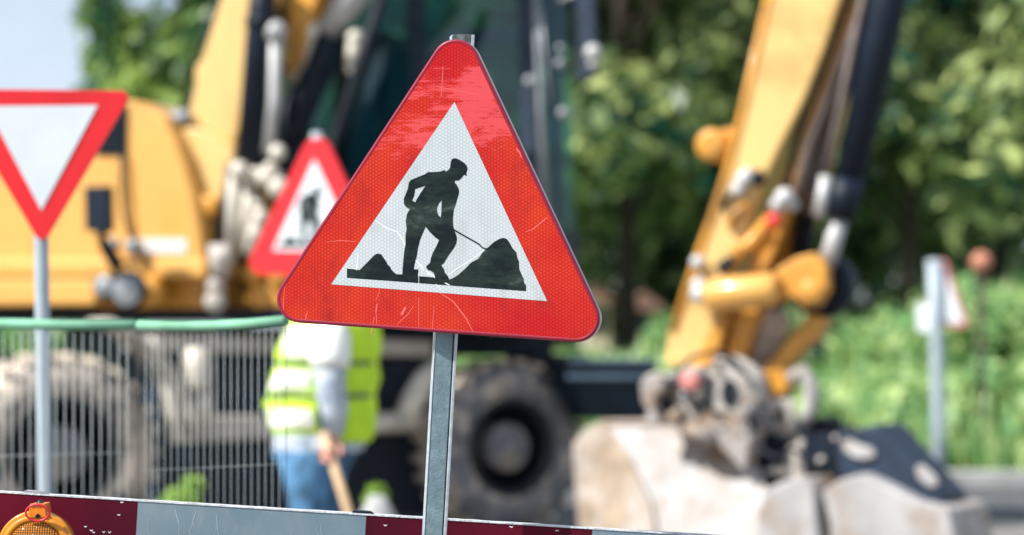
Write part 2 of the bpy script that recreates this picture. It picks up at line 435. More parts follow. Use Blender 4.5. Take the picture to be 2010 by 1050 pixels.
tcopy(tB, 'dark green tree cut off by the right edge of the picture', 2080, 36, .9, 5.2)
tcopy(tB, 'dark tree seen low between the boom and the cab glass', 650, 37, 1.0, .7)
tcopy(tA, 'farther tree filling the gap behind the arm and the leafy right-hand tree', 1640, 72, 2.0, 2.4, 1.9)
tcopy(tA, 'farther tree showing through above the cab beside the arm', 1080, 47, 1.2, 5.4, 1.3)
tcopy(tB, 'dark low tree in the shade beneath the brighter crowns, behind the big sign corner', 1290, 52, -1.9, 1.4, 1.25)
tcopy(tB, 'dark low tree in the shade behind the stick and the link bar', 1500, 53, -2.0, 3.1, 1.25)
tcopy(tB, 'dark low tree in the shade behind the white van', 1730, 82, -2.4, 5.0, 1.9)
tcopy(tB, 'dark low tree in the shade behind the orange lamp', 1960, 52, -1.8, 2.2, 1.25)
tcopy(tB, 'dark low tree in the shade behind the cab', 1060, 53, -1.9, 4.2, 1.25)
tcopy(tA, 'tree just beyond the right edge of the view, past the orange lamp', 2480, 40, 1.0, 1.9, 1.1)
# trees behind the photographer, mirrored in the glossy sign face
for lab, x, y, s, rz in (('tree on the far side of the road behind the viewer, left of the others', -16, -19, 1.0, 0),
                         ('tree behind the viewer with the widest crown, nearest the road works', -8, -21, 1.1, 2),
                         ('tree behind the viewer standing apart on the right', 3, -22, 1.0, 4)):
    o = copy_tree(tB); tag(o, lab, 'tree', 'trees behind the viewer'); o.location = (x, y, 0); o.scale = (s, s, s); o.rotation_euler.z = rz

def shrub(px, d, h, rad, mat, label, seed, n=2200, size=.09, nm='shrub', grp='shrubs on the grass bank', z=None):
    r = random.Random(seed); x = (px - 1005) / F * d; z0 = (bank_h(x, d) if d > 22 else 0) if z is None else z
    cl = [(r.uniform(-1, 1) * rad * .7, r.uniform(-1, 1) * rad * .5, r.uniform(.25, .8) * h, r.uniform(.3, .5) * rad) for _ in range(12)]
    root = thing(nm, (x, d, z0), label, 'shrub', grp)
    vs, fs = leafcloud(seed + 3, cl, n, size)
    o = B().add([Vector(v) + root.location for v in vs], fs).build('foliage', mat, root, fix=False)
    b = B()
    for k in range(4):
        a = k * 1.6 + .3; b.tube([root.location, root.location + Vector((math.cos(a) * rad * .3, math.sin(a) * rad * .3, h * .6))], [.025, .01], 6)
    b.build('stem', 'bark', root)
shrub(1480, 31, .9, 1.1, 'leaf_dark', 'dark shrub low behind the digger arm linkage', 51)
shrub(1690, 25, .6, 1.0, 'weed', 'light green bush beside the tilting bucket coupling', 52)
shrub(1960, 29, .9, 1.3, 'weed', 'round green bush at the right edge below the orange lamp', 53)
shrub(1800, 30, .5, 1.0, 'weed', 'green bush between the white van and the road sign post', 54)
shrub(1390, 33, .5, .9, 'weed', 'bush beside the cream house, left of the digger arm', 55)
shrub(60, 27, 1.6, 1.4, 'weed', 'green bush behind the left wheel, seen over the fence', 56)
shrub(1900, 24, .8, 1.1, 'weed', 'low bright bush by the kerb right of the bucket', 57)
shrub(341, 13.0, .80, .16, 'weed_bright', 'bright lime weed clump between the left wheel and the fence', 58, 1900, .032, 'weed_clump', 'weeds growing in the work area')
shrub(737, 13.25, .68, .06, 'weed_bright', 'small lime weed tuft beside the shovel and the sand heap', 59, 500, .03, 'weed_clump', 'weeds growing in the work area')
# sand heap at the tuft
c = P(740, 1000, 13.0); b = B()
rr_ = random.Random(3); rings = []
for i in range(6):
    t = i / 5; rings.append([Vector((c.x + math.cos(a * .449) * .26 * (1 - t * .85) * rr_.uniform(.9, 1.1), c.y + math.sin(a * .449) * .26 * (1 - t * .85), .52 * t ** .8)) for a in range(14)])
b.loft(rings); tag(b.build('sand_heap', 'sand', org=(c.x, c.y, 0)), 'small grey sand heap behind the barrier, right of the shovel', 'sand heap')

# far house, van
def house(px0, px1, ytop, yb, d, label, ridge):
    a = P(px0, yb, d); c = P(px1, ytop, d); root = thing('house', (a.x, d, bank_h(a.x, d)), label, 'house', 'houses beyond the trees')
    z0 = bank_h(a.x, d) - .5; ze = c.z
    b = B(); b.box(((a.x + c.x) / 2, d + 2, (z0 + ze) / 2), ((c.x - a.x) / 2, 0, 0), (0, 2, 0), (0, 0, (ze - z0) / 2)); b.build('wall', 'wall_cream', root)
    b = B(); m = (a.x + c.x) / 2
    b.prism([Vector((a.x - .1, d - .15, ze + .004)), Vector((m, d - .15, ze + ridge)), Vector((c.x + .1, d - .15, ze + .004))], [Vector((a.x - .1, d + 4.15, ze + .004)), Vector((m, d + 4.15, ze + ridge)), Vector((c.x + .1, d + 4.15, ze + .004))])
    b.build('roof', 'roof_tile' if ridge < .5 else 'wall_cream', root)
    b = B(); b.box((m, d - .01, z0 + .6 + (ze - z0) * .35), (.16, 0, 0), (0, .03, 0), (0, 0, .25)); b.build('window', 'window_dark', root)
house(1228, 1302, 610, 700, 44, 'cream gabled house glimpsed between the warning sign and the digger arm', .35)
house(1150, 1196, 590, 700, 46, 'pale house slice just right of the warning sign corner', .3)
d = 68; a = P(1622, 612, d)
root = thing('parked_van', (P(1680, 0, d).x, d, bank_h(2, d)), 'white van parked beyond the grass bank, right of the digger arm', 'van')
b = B(); pl = Plane(P(1680, 640, d), Vector((0, -1, 0)))
b.slab(pl, [(1630, 665), (1632, 610), (1650, 592), (1735, 592), (1752, 625), (1772, 635), (1775, 665)], 0, 4.2); b.build('body', 'van_white', root, bevel=.05)
b = B(); b.slab(pl, [(1712, 624), (1712, 600), (1730, 600), (1744, 624)], -.012, .02); b.build('window', 'window_dark', root)
for px in (1655, 1750):
    c = pl(px, 668, -.02); b = B(); b.lathe(c, (0, -1, 0), [(0, 0), (.0, .22), (-.02, .33), (-.2, .33), (-.22, 0)], 20); b.build('wheel', 'rubber_base', root)

# ------------------------------------------------------------ pictogram (traced once, mapped onto each sign)
def crop(pts): return [(640 + x / 3.183, 280 + y / 3.183) for x, y in pts]
FIG = crop([(800,97),(818,99),(835,108),(862,125),(877,142),(884,160),(880,178),(876,186),(879,205),(872,207),(866,199),(857,206),(845,222),(828,236),(806,237),(803,248),(815,262),(826,280),(831,300),(829,322),(820,350),(810,385),(798,420),(792,470),(793,515),(800,545),(812,575),(818,600),(813,630),(797,660),(775,690),(755,720),(738,750),(720,765),(735,788),(742,812),(762,835),(775,870),(690,884),(674,815),(655,800),(635,795),(624,773),(650,750),(655,720),(668,685),(690,645),(706,608),(680,590),(650,560),(622,525),(602,570),(586,610),(574,660),(566,710),(552,762),(548,790),(578,792),(572,835),(571,870),(476,855),(478,790),(482,740),(488,680),(497,630),(496,580),(503,540),(498,490),(505,445),(523,416),(500,402),(487,385),(485,350),(498,320),(512,285),(517,250),(530,232),(560,220),(615,198),(640,182),(660,184),(715,180),(738,170),(748,180),(765,170),(775,155),(778,125),(786,102)])
HOLES = [crop([(556,290),(622,268),(590,315),(556,372),(538,362),(552,325)]), crop([(723,360),(708,375),(695,400),(692,425),(700,450),(716,468),(720,440),(721,400)])]
GROUND = crop([(130,786),(210,795),(240,765),(270,735),(300,703),(320,692),(345,697),(360,720),(378,745),(385,762),(400,775),(410,795),(430,815),(440,822),(476,822),(573,833),(678,842),(770,855),(795,845),(830,822),(870,785),(905,750),(950,725),(975,690),(1010,655),(1050,620),(1085,600),(1110,594),(1130,602),(1150,630),(1165,660),(1190,685),(1195,720),(1205,740),(1208,790),(1220,820),(1235,850),(1238,878),(1250,890),(1250,928),(1000,910),(700,887),(400,864),(130,845)])
HANDLE = crop([(796,538),(806,549),(930,619),(955,634),(973,652),(990,662),(1015,660)])
def ribbon(b, pts, wd, mp):
    vs = []; n = len(pts)
    for i, p in enumerate(pts):
        q0 = pts[max(i - 1, 0)]; q1 = pts[min(i + 1, n - 1)]; dx, dy = q1[0] - q0[0], q1[1] - q0[1]; l = math.hypot(dx, dy) or 1
        ww = wd * (1 if 0 < i < n - 1 or n == 2 else .5) / 2
        vs += [mp(p[0] - dy / l * ww, p[1] + dx / l * ww), mp(p[0] + dy / l * ww, p[1] - dx / l * ww)]
    b.add(vs, [(2 * i, 2 * i + 1, 2 * i + 3, 2 * i + 2) for i in range(n - 1)])
def pictogram(mp):        # mp(px,py,offset)
    b = B()
    b.poly([[mp(x, y, -.0009) for x, y in FIG]] + [[mp(x, y, -.0009) for x, y in h] for h in HOLES])
    b.poly([[mp(x, y, -.0006) for x, y in GROUND]])
    ribbon(b, HANDLE, 2.6, lambda x, y: mp(x, y, -.0012))
    return b
def rounded(tri, r, seg=10):
    out = []; n = len(tri)
    for i in range(n):
        p = Vector(tri[i]); a = (Vector(tri[i - 1]) - p).normalized(); c = (Vector(tri[(i + 1) % n]) - p).normalized()
        half = a.angle(c) / 2; cen = p + (a + c).normalized() * r / math.sin(half); t0 = p + a * r / math.tan(half); t1 = p + c * r / math.tan(half)
        v0 = t0 - cen; v1 = t1 - cen; ang = v0.angle(v1); s = math.copysign(1, v0.x * v1.y - v0.y * v1.x)
        for k in range(seg + 1):
            th = ang * k / seg * s; out.append((cen.x + v0.x * math.cos(th) - v0.y * math.sin(th), cen.y + v0.x * math.sin(th) + v0.y * math.cos(th)))
    return out
def inset(tri, k):
    c = sum((Vector(t) for t in tri), Vector((0, 0))) / 3
    return [tuple(c + (Vector(t) - c) * k) for t in tri]

# ------------------------------------------------------------ MAIN SIGN
SP = Plane(P(871, 400, 5.20), Vector((-math.sin(R(12)), -math.cos(R(12)), 0)))
TRI = [(901, 28), (1207, 677), (507, 628)]
base = SP(805, 1900, .03); base.z = 0
sign = thing('warning_sign', base, 'large sharp red-bordered triangular road works sign showing a digging worker', 'road sign', 'triangular road works signs')
outer = rounded(TRI, 47); inner = rounded(inset(TRI, .966), 47 - 7)
b = B(); b.poly([[SP(x, y, 0) for x, y in inner]])
zs = SP(900, 80).z - base.z
# scratches live in the same sheet, second material
b.slot = 1
for pts, wd in (([(1032, 455), (1046, 450), (1070, 430), (1076, 426)], 1.6), ([(640, 475), (668, 472), (700, 474)], 1.4), ([(738, 590), (744, 575), (747, 556)], 1.3),
                ([(738, 612), (740, 596)], 2.2), ([(740, 635), (738, 612)], 1.2), ([(864, 575), (890, 592), (915, 625), (928, 650)], 1.8), ([(822, 640), (822, 585)], .9),
                ([(559, 560), (556, 600), (557, 618)], 1.2), ([(1014, 292), (1021, 300)], 2.5), ([(1020, 300), (1024, 309)], 2), ([(735, 622), (728, 655)], 1.2),
                ([(600, 628), (601, 618), (604, 612)], 2.0), ([(870, 130), (866, 190)], 1.2), ([(858, 170), (940, 186)], .8), ([(780, 636), (800, 618), (812, 600)], 1.6), ([(788, 618), (796, 603)], 4), ([(848, 650), (852, 600)], .8)):
    ribbon(b, pts, wd, lambda x, y: SP(x, y, -.0003))
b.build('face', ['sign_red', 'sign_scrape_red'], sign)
b = B(); n = len(outer)
f0 = [SP(x, y, 0) for x, y in inner]
f1 = [SP(x, y, -.0022) for x, y in [(i[0] * .35 + o[0] * .65, i[1] * .35 + o[1] * .65) for i, o in zip(inner, outer)]]
f2 = [SP(x, y, .002) for x, y in outer]; f3 = [p - SP.n * .006 for p in f2]
b.loft([f0, f1, f2, f3], cap=False); b.build('rim', 'sign_rim', sign)
b = B(); f4 = [p - SP.n * .026 for p in f2]; b.loft([f3, f4], cap=False); b.poly([f4]); b.build('back_shell', 'sign_edge_metal', sign)
b = B(); b.poly([[SP(x, y, -.0004) for x, y in [(892, 200), (1074, 591), (650, 558)]]])
b.slot = 1
for pts, wd in (([(735, 432), (760, 448), (780, 455), (790, 470), (800, 492), (820, 515), (842, 540)], 2.2), ([(880, 540), (900, 525), (925, 510), (950, 492)], 2.4), ([(883, 560), (860, 548), (832, 530), (826, 518)], 3),
                ([(822, 570), (822, 530)], .8), ([(703, 498), (700, 530)], 2), ([(845, 566), (856, 558), (866, 568)], 1.5)):
    ribbon(b, pts, wd, lambda x, y: SP(x, y, -.0007))
b.build('white_field', ['sign_white', 'scratch'], sign)
pictogram(lambda x, y, o: SP(x, y, o)).build('pictogram', 'sign_black', sign)
# pole: U-profile, leaning with the sign
def bar(b, pl, pa, pb, w0, w1, o0, o1):       # strip from pixel pa to pb; w0,w1 = left/right pixel offset
    b.slab(pl, [(pa[0] + w0, pa[1]), (pa[0] + w1, pa[1]), (pb[0] + w1, pb[1]), (pb[0] + w0, pb[1])], o0, o1)
PP = Plane(P(871, 700, 5.235), Vector((.16, -1, 0)))
top = (909, 68); bot = (805, 1925)
b = B(); bar(b, PP, top, bot, -20, 14, 0, .03); b.build('pole', 'galvanised', sign, bevel=.002)
b = B(); bar(b, PP, top, bot, 17, 23, -.004, .03); bar(b, PP, top, bot, 14, 17, .014, .03); bar(b, PP, top, bot, -22.5, -20, -.001, .03); b.build('pole_flange', 'galvanised_light', sign, bevel=.0015)
b = B(); bar(b, PP, (909.3, 67), (908, 93), -19, 16, -.003, -.0005); b.build('pole_cap', 'galvanised_cap', sign)
b = B(); b.box(base + Vector((0, .0, .03)), (.3, .05, 0), (-.03, .2, 0), (0, 0, .028)); b.build('foot', 'rubber_base', sign, bevel=.01)
for z in (150, 610):
    b = B(); c = SP(880 if z == 610 else 901, z, .028); b.box(c, (.04, 0, .0), (0, .008, 0), (0, 0, .012)); b.build('clamp', 'galvanised_light', sign)

# ------------------------------------------------------------ BARRIER BOARD
BP = Plane(P(600, 1000, 5.36), Vector((.02, -1, 0)))
def be(x): return 967.5 + .0615 * x            # top edge
H = 190
xs = [(-420, 271, 'board_red'), (271, 719, 'board_grey'), (719, 1163, 'board_red'), (1163, 2300, 'board_grey')]
bl = BP(600, 1200); 
root = thing('barrier_board', Vector((BP(600, 1000).x, BP(600, 1000).y, 0)), 'red and grey striped barrier board running across the bottom of the view', 'barrier')
for i, (x0, x1, m) in enumerate(xs):
    b = B(); sk = .0615 * H
    b.slab(BP, [(x0, be(x0)), (x1, be(x1)), (x1 - sk, be(x1) + H), (x0 - sk, be(x0) + H)], 0, .022)
    b.slot = 1; rr2 = random.Random(i + 3)
    if 'grey' in m:
        for _ in range(16):
            sx = rr2.uniform(x0 + 10, min(x1, 1300)); sy = be(sx) + rr2.uniform(5, 60); pts = [(sx, sy)]
            for k in range(3): sx += rr2.uniform(-5, 4); sy += rr2.uniform(6, 22); pts.append((sx, sy))
            if pts[-1][0] > x1 - 6 or pts[-1][0] < x0 + 4: continue
            ribbon(b, pts, rr2.uniform(.8, 2.2), lambda x, y: BP(x, y, -.0004))
        mats = [m, 'scratch_grey']
    else:
        for (sx, sy) in (((165, 1033), (181, 1044), (201, 1043), (212, 1043), (230, 1010), (236, 985), (176, 1040)) if x0 < 0 else ((753, 1030), (1000, 1033), (1090, 1041))):
            pts = [(sx, sy), (sx + rr2.uniform(2, 5), sy + rr2.uniform(-1, 3)), (sx + rr2.uniform(5, 7), sy)]
            ribbon(b, pts, 2.4, lambda x, y: BP(x, y, -.0004))
        mats = [m, 'board_chip']
    if 'scratch_grey' not in MATS: simple('scratch_grey', (.27, .34, .38), .5)
    b.build('panel', mats, root)
b = B(); rr2 = random.Random(8); x = -420; tl = []
while x < 2300:
    tl.append((x, be(x) - 3.2 + rr2.uniform(-.35, .35))); x += rr2.uniform(6, 30)
b.slab(BP, tl + [(2300, be(2300) - 3.0), (2300, be(2300) - .1), (-420, be(-420) - .1)], -.0015, .0235); b.build('top_edge', 'board_edge', root)
for px, w_ in ((70, 24), (712, 22)):
    b = B(); b.slab(BP, [(px - w_, be(px - w_) - 3.5), (px - w_ + 3, be(px) - 9), (px + w_ - 8, be(px) - 7), (px + w_, be(px + w_) - 3.5)], .002, .03); b.build('clip', 'grey_steel' if px < 100 else 'black_paint', root, bevel=.001)
for px in (-330, 2200):
    c = BP(px, 1100, .05); b = B(); b.box((c.x, c.y, .55), (.025, 0, 0), (0, .02, 0), (0, 0, .53)); b.box((c.x, c.y, .03), (.1, 0, 0), (0, .35, 0), (0, 0, .028)); b.build('post', 'rubber_base', root)

# ------------------------------------------------------------ WARNING LAMP on the board
LP_ = Plane(P(70, 1078, 5.25), Vector((0, -1, 0))); lc = LP_(70, 1079)
mm = 5.25 / F
root = thing('warning_lamp', lc - Vector((0, 0, .22)), 'round amber warning lamp clamped to the left end of the barrier board', 'warning lamp')
ax = Vector((0, -1, 0))
b = B(); b.lathe(lc, ax, [(-.05, 0), (-.05, 74 * mm), (-.012, 77 * mm), (0, 76.5 * mm), (.004, 74 * mm), (.002, 70 * mm), (.006, 66 * mm), (.008, 60 * mm), (.004, 56 * mm), (-.01, 55 * mm)], 72); b.build('housing', 'lamp_housing', root)
b = B(); b.lathe(lc, ax, [(.004, 56 * mm), (.012, 50 * mm), (.019, 35 * mm), (.022, 18 * mm), (.023, .0001)], 60); b.build('lens', 'lamp_lens', root)
b = B(); b.slab(LP_, [(58, 990), (88, 989), (90, 1004), (91, 1016), (56, 1016), (57, 1004)], -.010, .05); 
for k in range(6): b.slab(LP_, [(60 + k * 5, 988), (62.5 + k * 5, 988), (62.5 + k * 5, 994), (60 + k * 5, 994)], -.013, -.0101)
b.build('clamp', 'lamp_clamp', root, bevel=.002)
b = B(); pts = []
for k in range(33):
    a = 2 * math.pi * k / 32; pts.append(LP_(73.5 + 23 * math.cos(a), 1006.5 + 16 * math.sin(a), -.022 + .006 * math.sin(a)))
b.tube(pts, 2.1 * mm, 8, cap=False); b.build('ring', 'ring_red', root)
b = B(); b.lathe(LP_(74, 1013, -.012), ax, [(-.002, 4.5 * mm), (.003, 4.3 * mm), (.004, 3 * mm), (.002, 1.5 * mm), (.002, .0001)], 16); b.build('screw', 'screw_dark', root)
b = B(); b.ball(LP_(79, 989, .02), 8 * mm); b.build('bolt_head', 'screw_dark', root)
b = B(); b.box(lc + Vector((0, .03, -.15)), (.09, 0, 0), (0, .035, 0), (0, 0, .07)); b.build('battery_case', 'battery_yellow', root, bevel=.01)

# ------------------------------------------------------------ YIELD SIGN
YP = Plane(P(82, 320, 8.0), Vector((.05, -1, 0)))
yt = [(82, 484), (-100, 174), (262, 178)]
base = YP(92, 1480, .04); base.z = 0
root = thing('yield_sign', base, 'inverted white triangle give-way sign with red border on a grey pole at left', 'road sign')
b = B(); b.slab(YP, rounded(yt, 14, 5), 0, .018); b.build('border', 'plain_red', root, bevel=.002)
b = B(); b.poly([[YP(x, y, -.003) for x, y in [(81, 413), (-27, 208), (192, 206)]]]); b.build('white_field', 'plain_white', root)
b = B(); b.tube([YP(79, 200, .05), YP(81, 470, .05), YP(89, 1000, .05), base], 14.5 * 8 / F, 20); b.build('pole', 'post_grey', root)
b = B(); b.box(base + Vector((0, 0, .03)), (.3, 0, 0), (0, .2, 0), (0, 0, .03)); b.build('foot', 'rubber_base', root, bevel=.01)

# ------------------------------------------------------------ SECOND ROAD WORKS SIGN
QP = Plane(P(620, 400, 12.9), Vector((-.45, -1, 0)))
t2 = [(622, 236), (764, 546), (474, 538)]
base = QP(622, 1150, .05); base.z = 0
root = thing('warning_sign', base, 'smaller blurred triangular road works sign behind the left edge of the big one', 'road sign', 'triangular road works signs')
b = B(); b.slab(QP, rounded(t2, 26, 6), 0, .03); b.build('face', 'plain_red', root, bevel=.004)
w2 = [(617, 312), (702, 494), (536, 491)]
b = B(); b.poly([[QP(x, y, -.005) for x, y in w2]]); b.build('white_field', 'plain_white', root)
S0 = Vector((892, 200)); S1 = Vector((1074, 591)); S2 = Vector((650, 558))
def aff(x, y):
    M = Matrix(((S1.x - S0.x, S2.x - S0.x), (S1.y - S0.y, S2.y - S0.y))).inverted(); uv = M @ (Vector((x, y)) - S0)
    q = Vector(w2[0]) + (Vector(w2[1]) - Vector(w2[0])) * uv.x + (Vector(w2[2]) - Vector(w2[0])) * uv.y
    return q.x, q.y
pictogram(lambda x, y, o: QP(*aff(x, y), o * 3 - .006)).build('pictogram', 'sign_black', root)
b = B(); b.tube([QP(622, 260, .07), base], .03, 16); b.build('pole', 'post_grey', root)
b = B(); b.box(base + Vector((0, 0, .03)), (.3, 0, 0), (0, .2, 0), (0, 0, .03)); b.build('foot', 'rubber_base', root, bevel=.01)

# ------------------------------------------------------------ FENCE PANELS
def fence(pa, da, pb, db, ya, yb, label, step, wire):
    A = P(pa, ya, da); Z = P(pb, yb, db); u = Z - A; L = Vector((u.x, u.y, 0)).length; n = int(L / step)
    root = thing('mesh_fence', Vector(((A.x + Z.x) / 2, (A.y + Z.y) / 2, 0)), label, 'fence', 'mesh fence panels behind the barrier')
    b = B()
    for i in range(n + 1):
        p = A + u * (i / n); b.tube([p, Vector((p.x, p.y, .12))], wire, 6)
    for z in (.14, .60, 1.02): b.tube([Vector((A.x, A.y, z)), Vector((Z.x, Z.y, z + .04))], wire * .8, 6)
    b.build('wire_mesh', 'fence_wire', root)
    b = B(); b.tube([A, A + u * .25 - Vector((0, 0, .006)), A + u * .5 - Vector((0, 0, .008)), A + u * .75 - Vector((0, 0, .006)), Z], 10 * (da + db) / 2 / F, 12); b.build('top_band', 'fence_green', root)
    for p in (A, Z):
        b = B(); b.tube([p, Vector((p.x, p.y, .02))], .0012, 8); b.box((p.x, p.y, .03), (.1, 0, 0), (0, .25, 0), (0, 0, .03)); b.build('post', 'rubber_base', root)
fence(-260, 7.4, 268, 7.1, 622, 638, 'left green-topped wire mesh fence panel in front of the muddy wheel', .0295, .0011)
fence(273, 6.85, 562, 6.5, 638, 629, 'right green-topped wire mesh fence panel ending beside the worker', .0250, .0007)

# ------------------------------------------------------------ EXCAVATOR
E = Plane(P(400, 400, 15.5), Vector((-.36, -.93, 0)))
CH = Plane(P(115, 895, 15.0), Vector((1.4, -2.76, 0)))
exroot = thing('wheeled_excavator', Vector((-.6, 16.6, 0)), 'yellow wheeled excavator with its arm lowered and a wide dusty bucket resting at right', 'excavator')
k15 = 15.5 / F; k14 = 14.3 / F
SPLIT = {'hose_clip', 'rear_reflector_mount', 'grease_block', 'mirror_glint', 'fitting', 'hose_bundle', 'cab_light_spot', 'coupling', 'hook', 'grease_fitting', 'pin', 'step_bracket', 'louvre', 'lettering', 'panel_seam', 'hose', 'dusty_fitting', 'bracket', 'pipe_cover'}
def part(b, name, mat, bevel=0, parent=None):
    if name in SPLIT:                       # every loose piece becomes a part of its own
        ids = {}; par = []
        key = [ids.setdefault(tuple(round(c, 5) for c in v), len(ids)) for v in b.v]; par = list(range(len(ids)))
        def fd(i):
            while par[i] != i: i = par[i]
            return i
        for f in b.f:
            for i in f[1:]: par[fd(key[i])] = fd(key[f[0]])
        grp = {}
        for j, f in enumerate(b.f): grp.setdefault(fd(key[f[0]]), []).append(j)
        for fl in grp.values():
            n = B(); mp = {}
            for j in fl:
                for i in b.f[j]:
                    if i not in mp: mp[i] = len(n.v); n.v.append(b.v[i])
                n.f.append([mp[i] for i in b.f[j]]); n.sm.append(b.sm[j]); n.mi.append(0)
            o = n.build(name, mat, parent or exroot, bevel=bevel)
        return o
    return b.build(name, mat, parent or exroot, bevel=bevel)
# house / engine cover
b = B(); b.slab(E, [(-460, 300), (-430, 215), (-360, 203), (250, 196), (292, 202), (322, 228), (345, 275), (362, 325), (380, 385), (392, 450), (399, 512), (399, 545), (-460, 545)], 0, 2.3)
cover = part(b, 'engine_cover', 'yellow_paint', .04)
b = B(); b.slab(E, [(-470, 507), (402, 507), (404, 546), (-470, 546)], -.05, 2.35); part(b, 'ledge', 'yellow_paint', .03, cover)
b = B(); b.slab(E, [(-460, 546.5), (192, 546.5), (188, 600), (-460, 606)], -.045, 2.2); part(b, 'side_box', 'yellow_paint', .03)
b = B(); b.slab(E, [(192.5, 546.5), (400, 546.5), (396, 606), (190, 606)], .14, 2.1); part(b, 'lower_panel', 'yellow_worn_shaded', .02)
b = B(); b.slab(E, [(188, 204), (248, 204), (246, 304), (186, 304)], -.02, .04); part(b, 'air_grille', 'black_paint', .01, cover)
b = B(); 
for k in range(7): b.slab(E, [(192, 212 + k * 13), (243, 212 + k * 13), (243, 215 + k * 13), (192, 215 + k * 13)], -.035, -.0202)
part(b, 'louvre', 'dark_frame', 0, cover)
b = B(); b.tube([E(241, 300, -.03), E(240, 360, -.04), E(244, 420, -.05), E(258, 470, -.04), E(262, 500, -.03)], 5 * k15, 8); part(b, 'handrail', 'black_rubber')
b = B(); b.slab(E, [(60, 250), (63, 250), (63, 506), (60, 506)], -.004, .01); b.slab(E, [(262, 320), (264, 320), (264, 505), (262, 505)], -.004, .01); part(b, 'panel_seam', 'yellow_worn_shaded', 0, cover)
b = B(); x = 272
for wd in (9, 12, 7, 12, 10, 5, 11, 9):
    b.slab(E, [(x, 468), (x + wd, 468), (x + wd, 497), (x, 497)], -.012, -.002); x += wd + 2.5
part(b, 'lettering', 'letter_white', 0, cover)
# mirror + work lamps at the side
b = B(); b.slab(E, [(164, 366), (212, 364), (214, 450), (206, 458), (166, 452)], -.5, -.42); mir = part(b, 'side_mirror', 'black_paint', .012)
b = B(); b.tube([E(196, 450, -.44), E(205, 490, -.4), E(228, 530, -.2), E(236, 560, -.05)], 9 * k15, 8); b.tube([E(205, 470, -.4), E(240, 520, -.2)], 7 * k15, 8); part(b, 'bracket', 'black_paint', 0, mir)
for (x, y, r_) in ((250, 568, 38), (205, 562, 24)):
    b = B(); c = E(x, y, -.16); b.lathe(c, E.n, [(-.2, 0), (-.2, r_ * .75 * k15), (-.02, r_ * k15), (.01, r_ * k15), (.01, r_ * .85 * k15)], 24); lm = part(b, 'work_lamp', 'black_paint')
    b = B(); b.lathe(c, E.n, [(.012, r_ * .86 * k15), (.03, r_ * .5 * k15), (.035, .0001)], 24); part(b, 'lens', 'grey_steel', 0, lm)
b = B(); b.lathe(E(290, 572, -.06), E.n, [(-.05, .10), (.03, .10), (.05, .06), (.05, .0001)], 20); b.lathe(E(262, 483, -.06), E.n, [(-.05, .045), (.04, .05), (.06, .0001)], 14); part(b, 'rear_reflector_mount', 'yellow_worn_shaded')
b = B(); b.ball(E(262, 485, -.10), .06); b.ball(E(226, 478, -.12), .04); part(b, 'fitting', 'grey_steel')
b = B(); b.slab(E, [(-440, 606.5), (640, 606.5), (640, 632), (-440, 632)], .2, 2.1); part(b, 'swing_frame', 'black_paint', .02)
b = B(); b.slab(E, [(402, 300), (560, 300), (560, 606), (402, 606)], 1.1, 2.0); part(b, 'front_frame', 'black_paint', .02)
# boom
b = B(); b.slab(E, [(366, 246), (371, 215), (384, 160), (380, 150), (384, 128), (395, 118), (432, 0), (520, -280), (640, -480), (900, -690), (1250, -800), (1600, -820), (1760, -760), (1770, -690), (1640, -640), (1260, -640), (980, -540), (800, -380), (690, -200), (560, -20), (500, 60), (482, 120), (484, 180), (470, 250), (458, 286), (412, 256)], .25, .62)
boom = part(b, 'boom', 'yellow_pale', .02)
b = B(); b.slab(E, [(352, 262), (366, 248), (412, 258), (459, 289), (462, 330), (447, 362), (430, 400), (418, 418), (404, 414), (388, 382), (366, 345), (350, 300)], .15, .72); foot = part(b, 'boom_foot', 'yellow_pale', .05, boom)
b = B(); b.lathe(E(408, 405, .12), E.n, [(-.1, .07), (.04, .07), (.05, .04), (.05, .0001)], 20); part(b, 'pin', 'yellow_worn_shaded', 0, boom)
b = B(); b.tube([E(444, -20, .3), E(410, 90, .3), (E(385, 180, .3)), E(348, 262, .3)], 7 * k15, 8); b.tube([E(432, -20, .34), E(395, 90, .34), E(340, 270, .34)], 5 * k15, 8); part(b, 'hose', 'black_rubber', 0, boom)
b = B(); b.ball(E(352, 234, .2), .065); b.ball(E(362, 230, .2), .05); part(b, 'grease_fitting', 'grey_steel', 0, boom)
b = B(); b.slab(E, [(568, -30), (640, -200), (700, -200), (615, 10), (585, 120), (558, 150)], .3, .55); part(b, 'boom_underside', 'yellow_worn_shaded', .01, boom)
# lift cylinders
b = B(); b.tube([E(520, -60, .1), E(512, 40, .1), E(487, 318, .1)], [26 * k15, 28 * k15, 25 * k15], 20); b.tube([E(514, 34, .1), E(513, 52, .1)], 33 * k15, 20); cyl = part(b, 'lift_cylinder', 'black_paint')
b = B(); b.tube([E(541, 50, .12), E(538, 200, .12), E(524, 300, .12)], [17 * k15, 12 * k15, 11 * k15], 12); b.ball(E(540, 62, .1), .075); part(b, 'return_pipe', 'chrome', 0, cyl)
b = B(); b.tube([E(462, 320, .2), E(443, 480, .2)], 20 * k15, 16); part(b, 'lower_cylinder', 'blue_steel')
b = B(); b.tube([E(730, -60, .5), E(640, 60, .5)], [34 * k15, 28 * k15], 18); rod = part(b, 'cylinder_rod', 'chrome')
b = B(); b.tube([E(650, 70, .55), E(560, 270, .55), E(520, 360, .55)], 38 * k15, 18); part(b, 'tilt_cylinder', 'black_paint')
b = B(); b.tube([E(612, 40, .4), E(590, 110, .4), E(570, 160, .42)], [18 * k15, 16 * k15, 12 * k15], 12); b.ball(E(605, 60, .38), .07); part(b, 'rod_eye', 'pale_fitting', 0, rod)
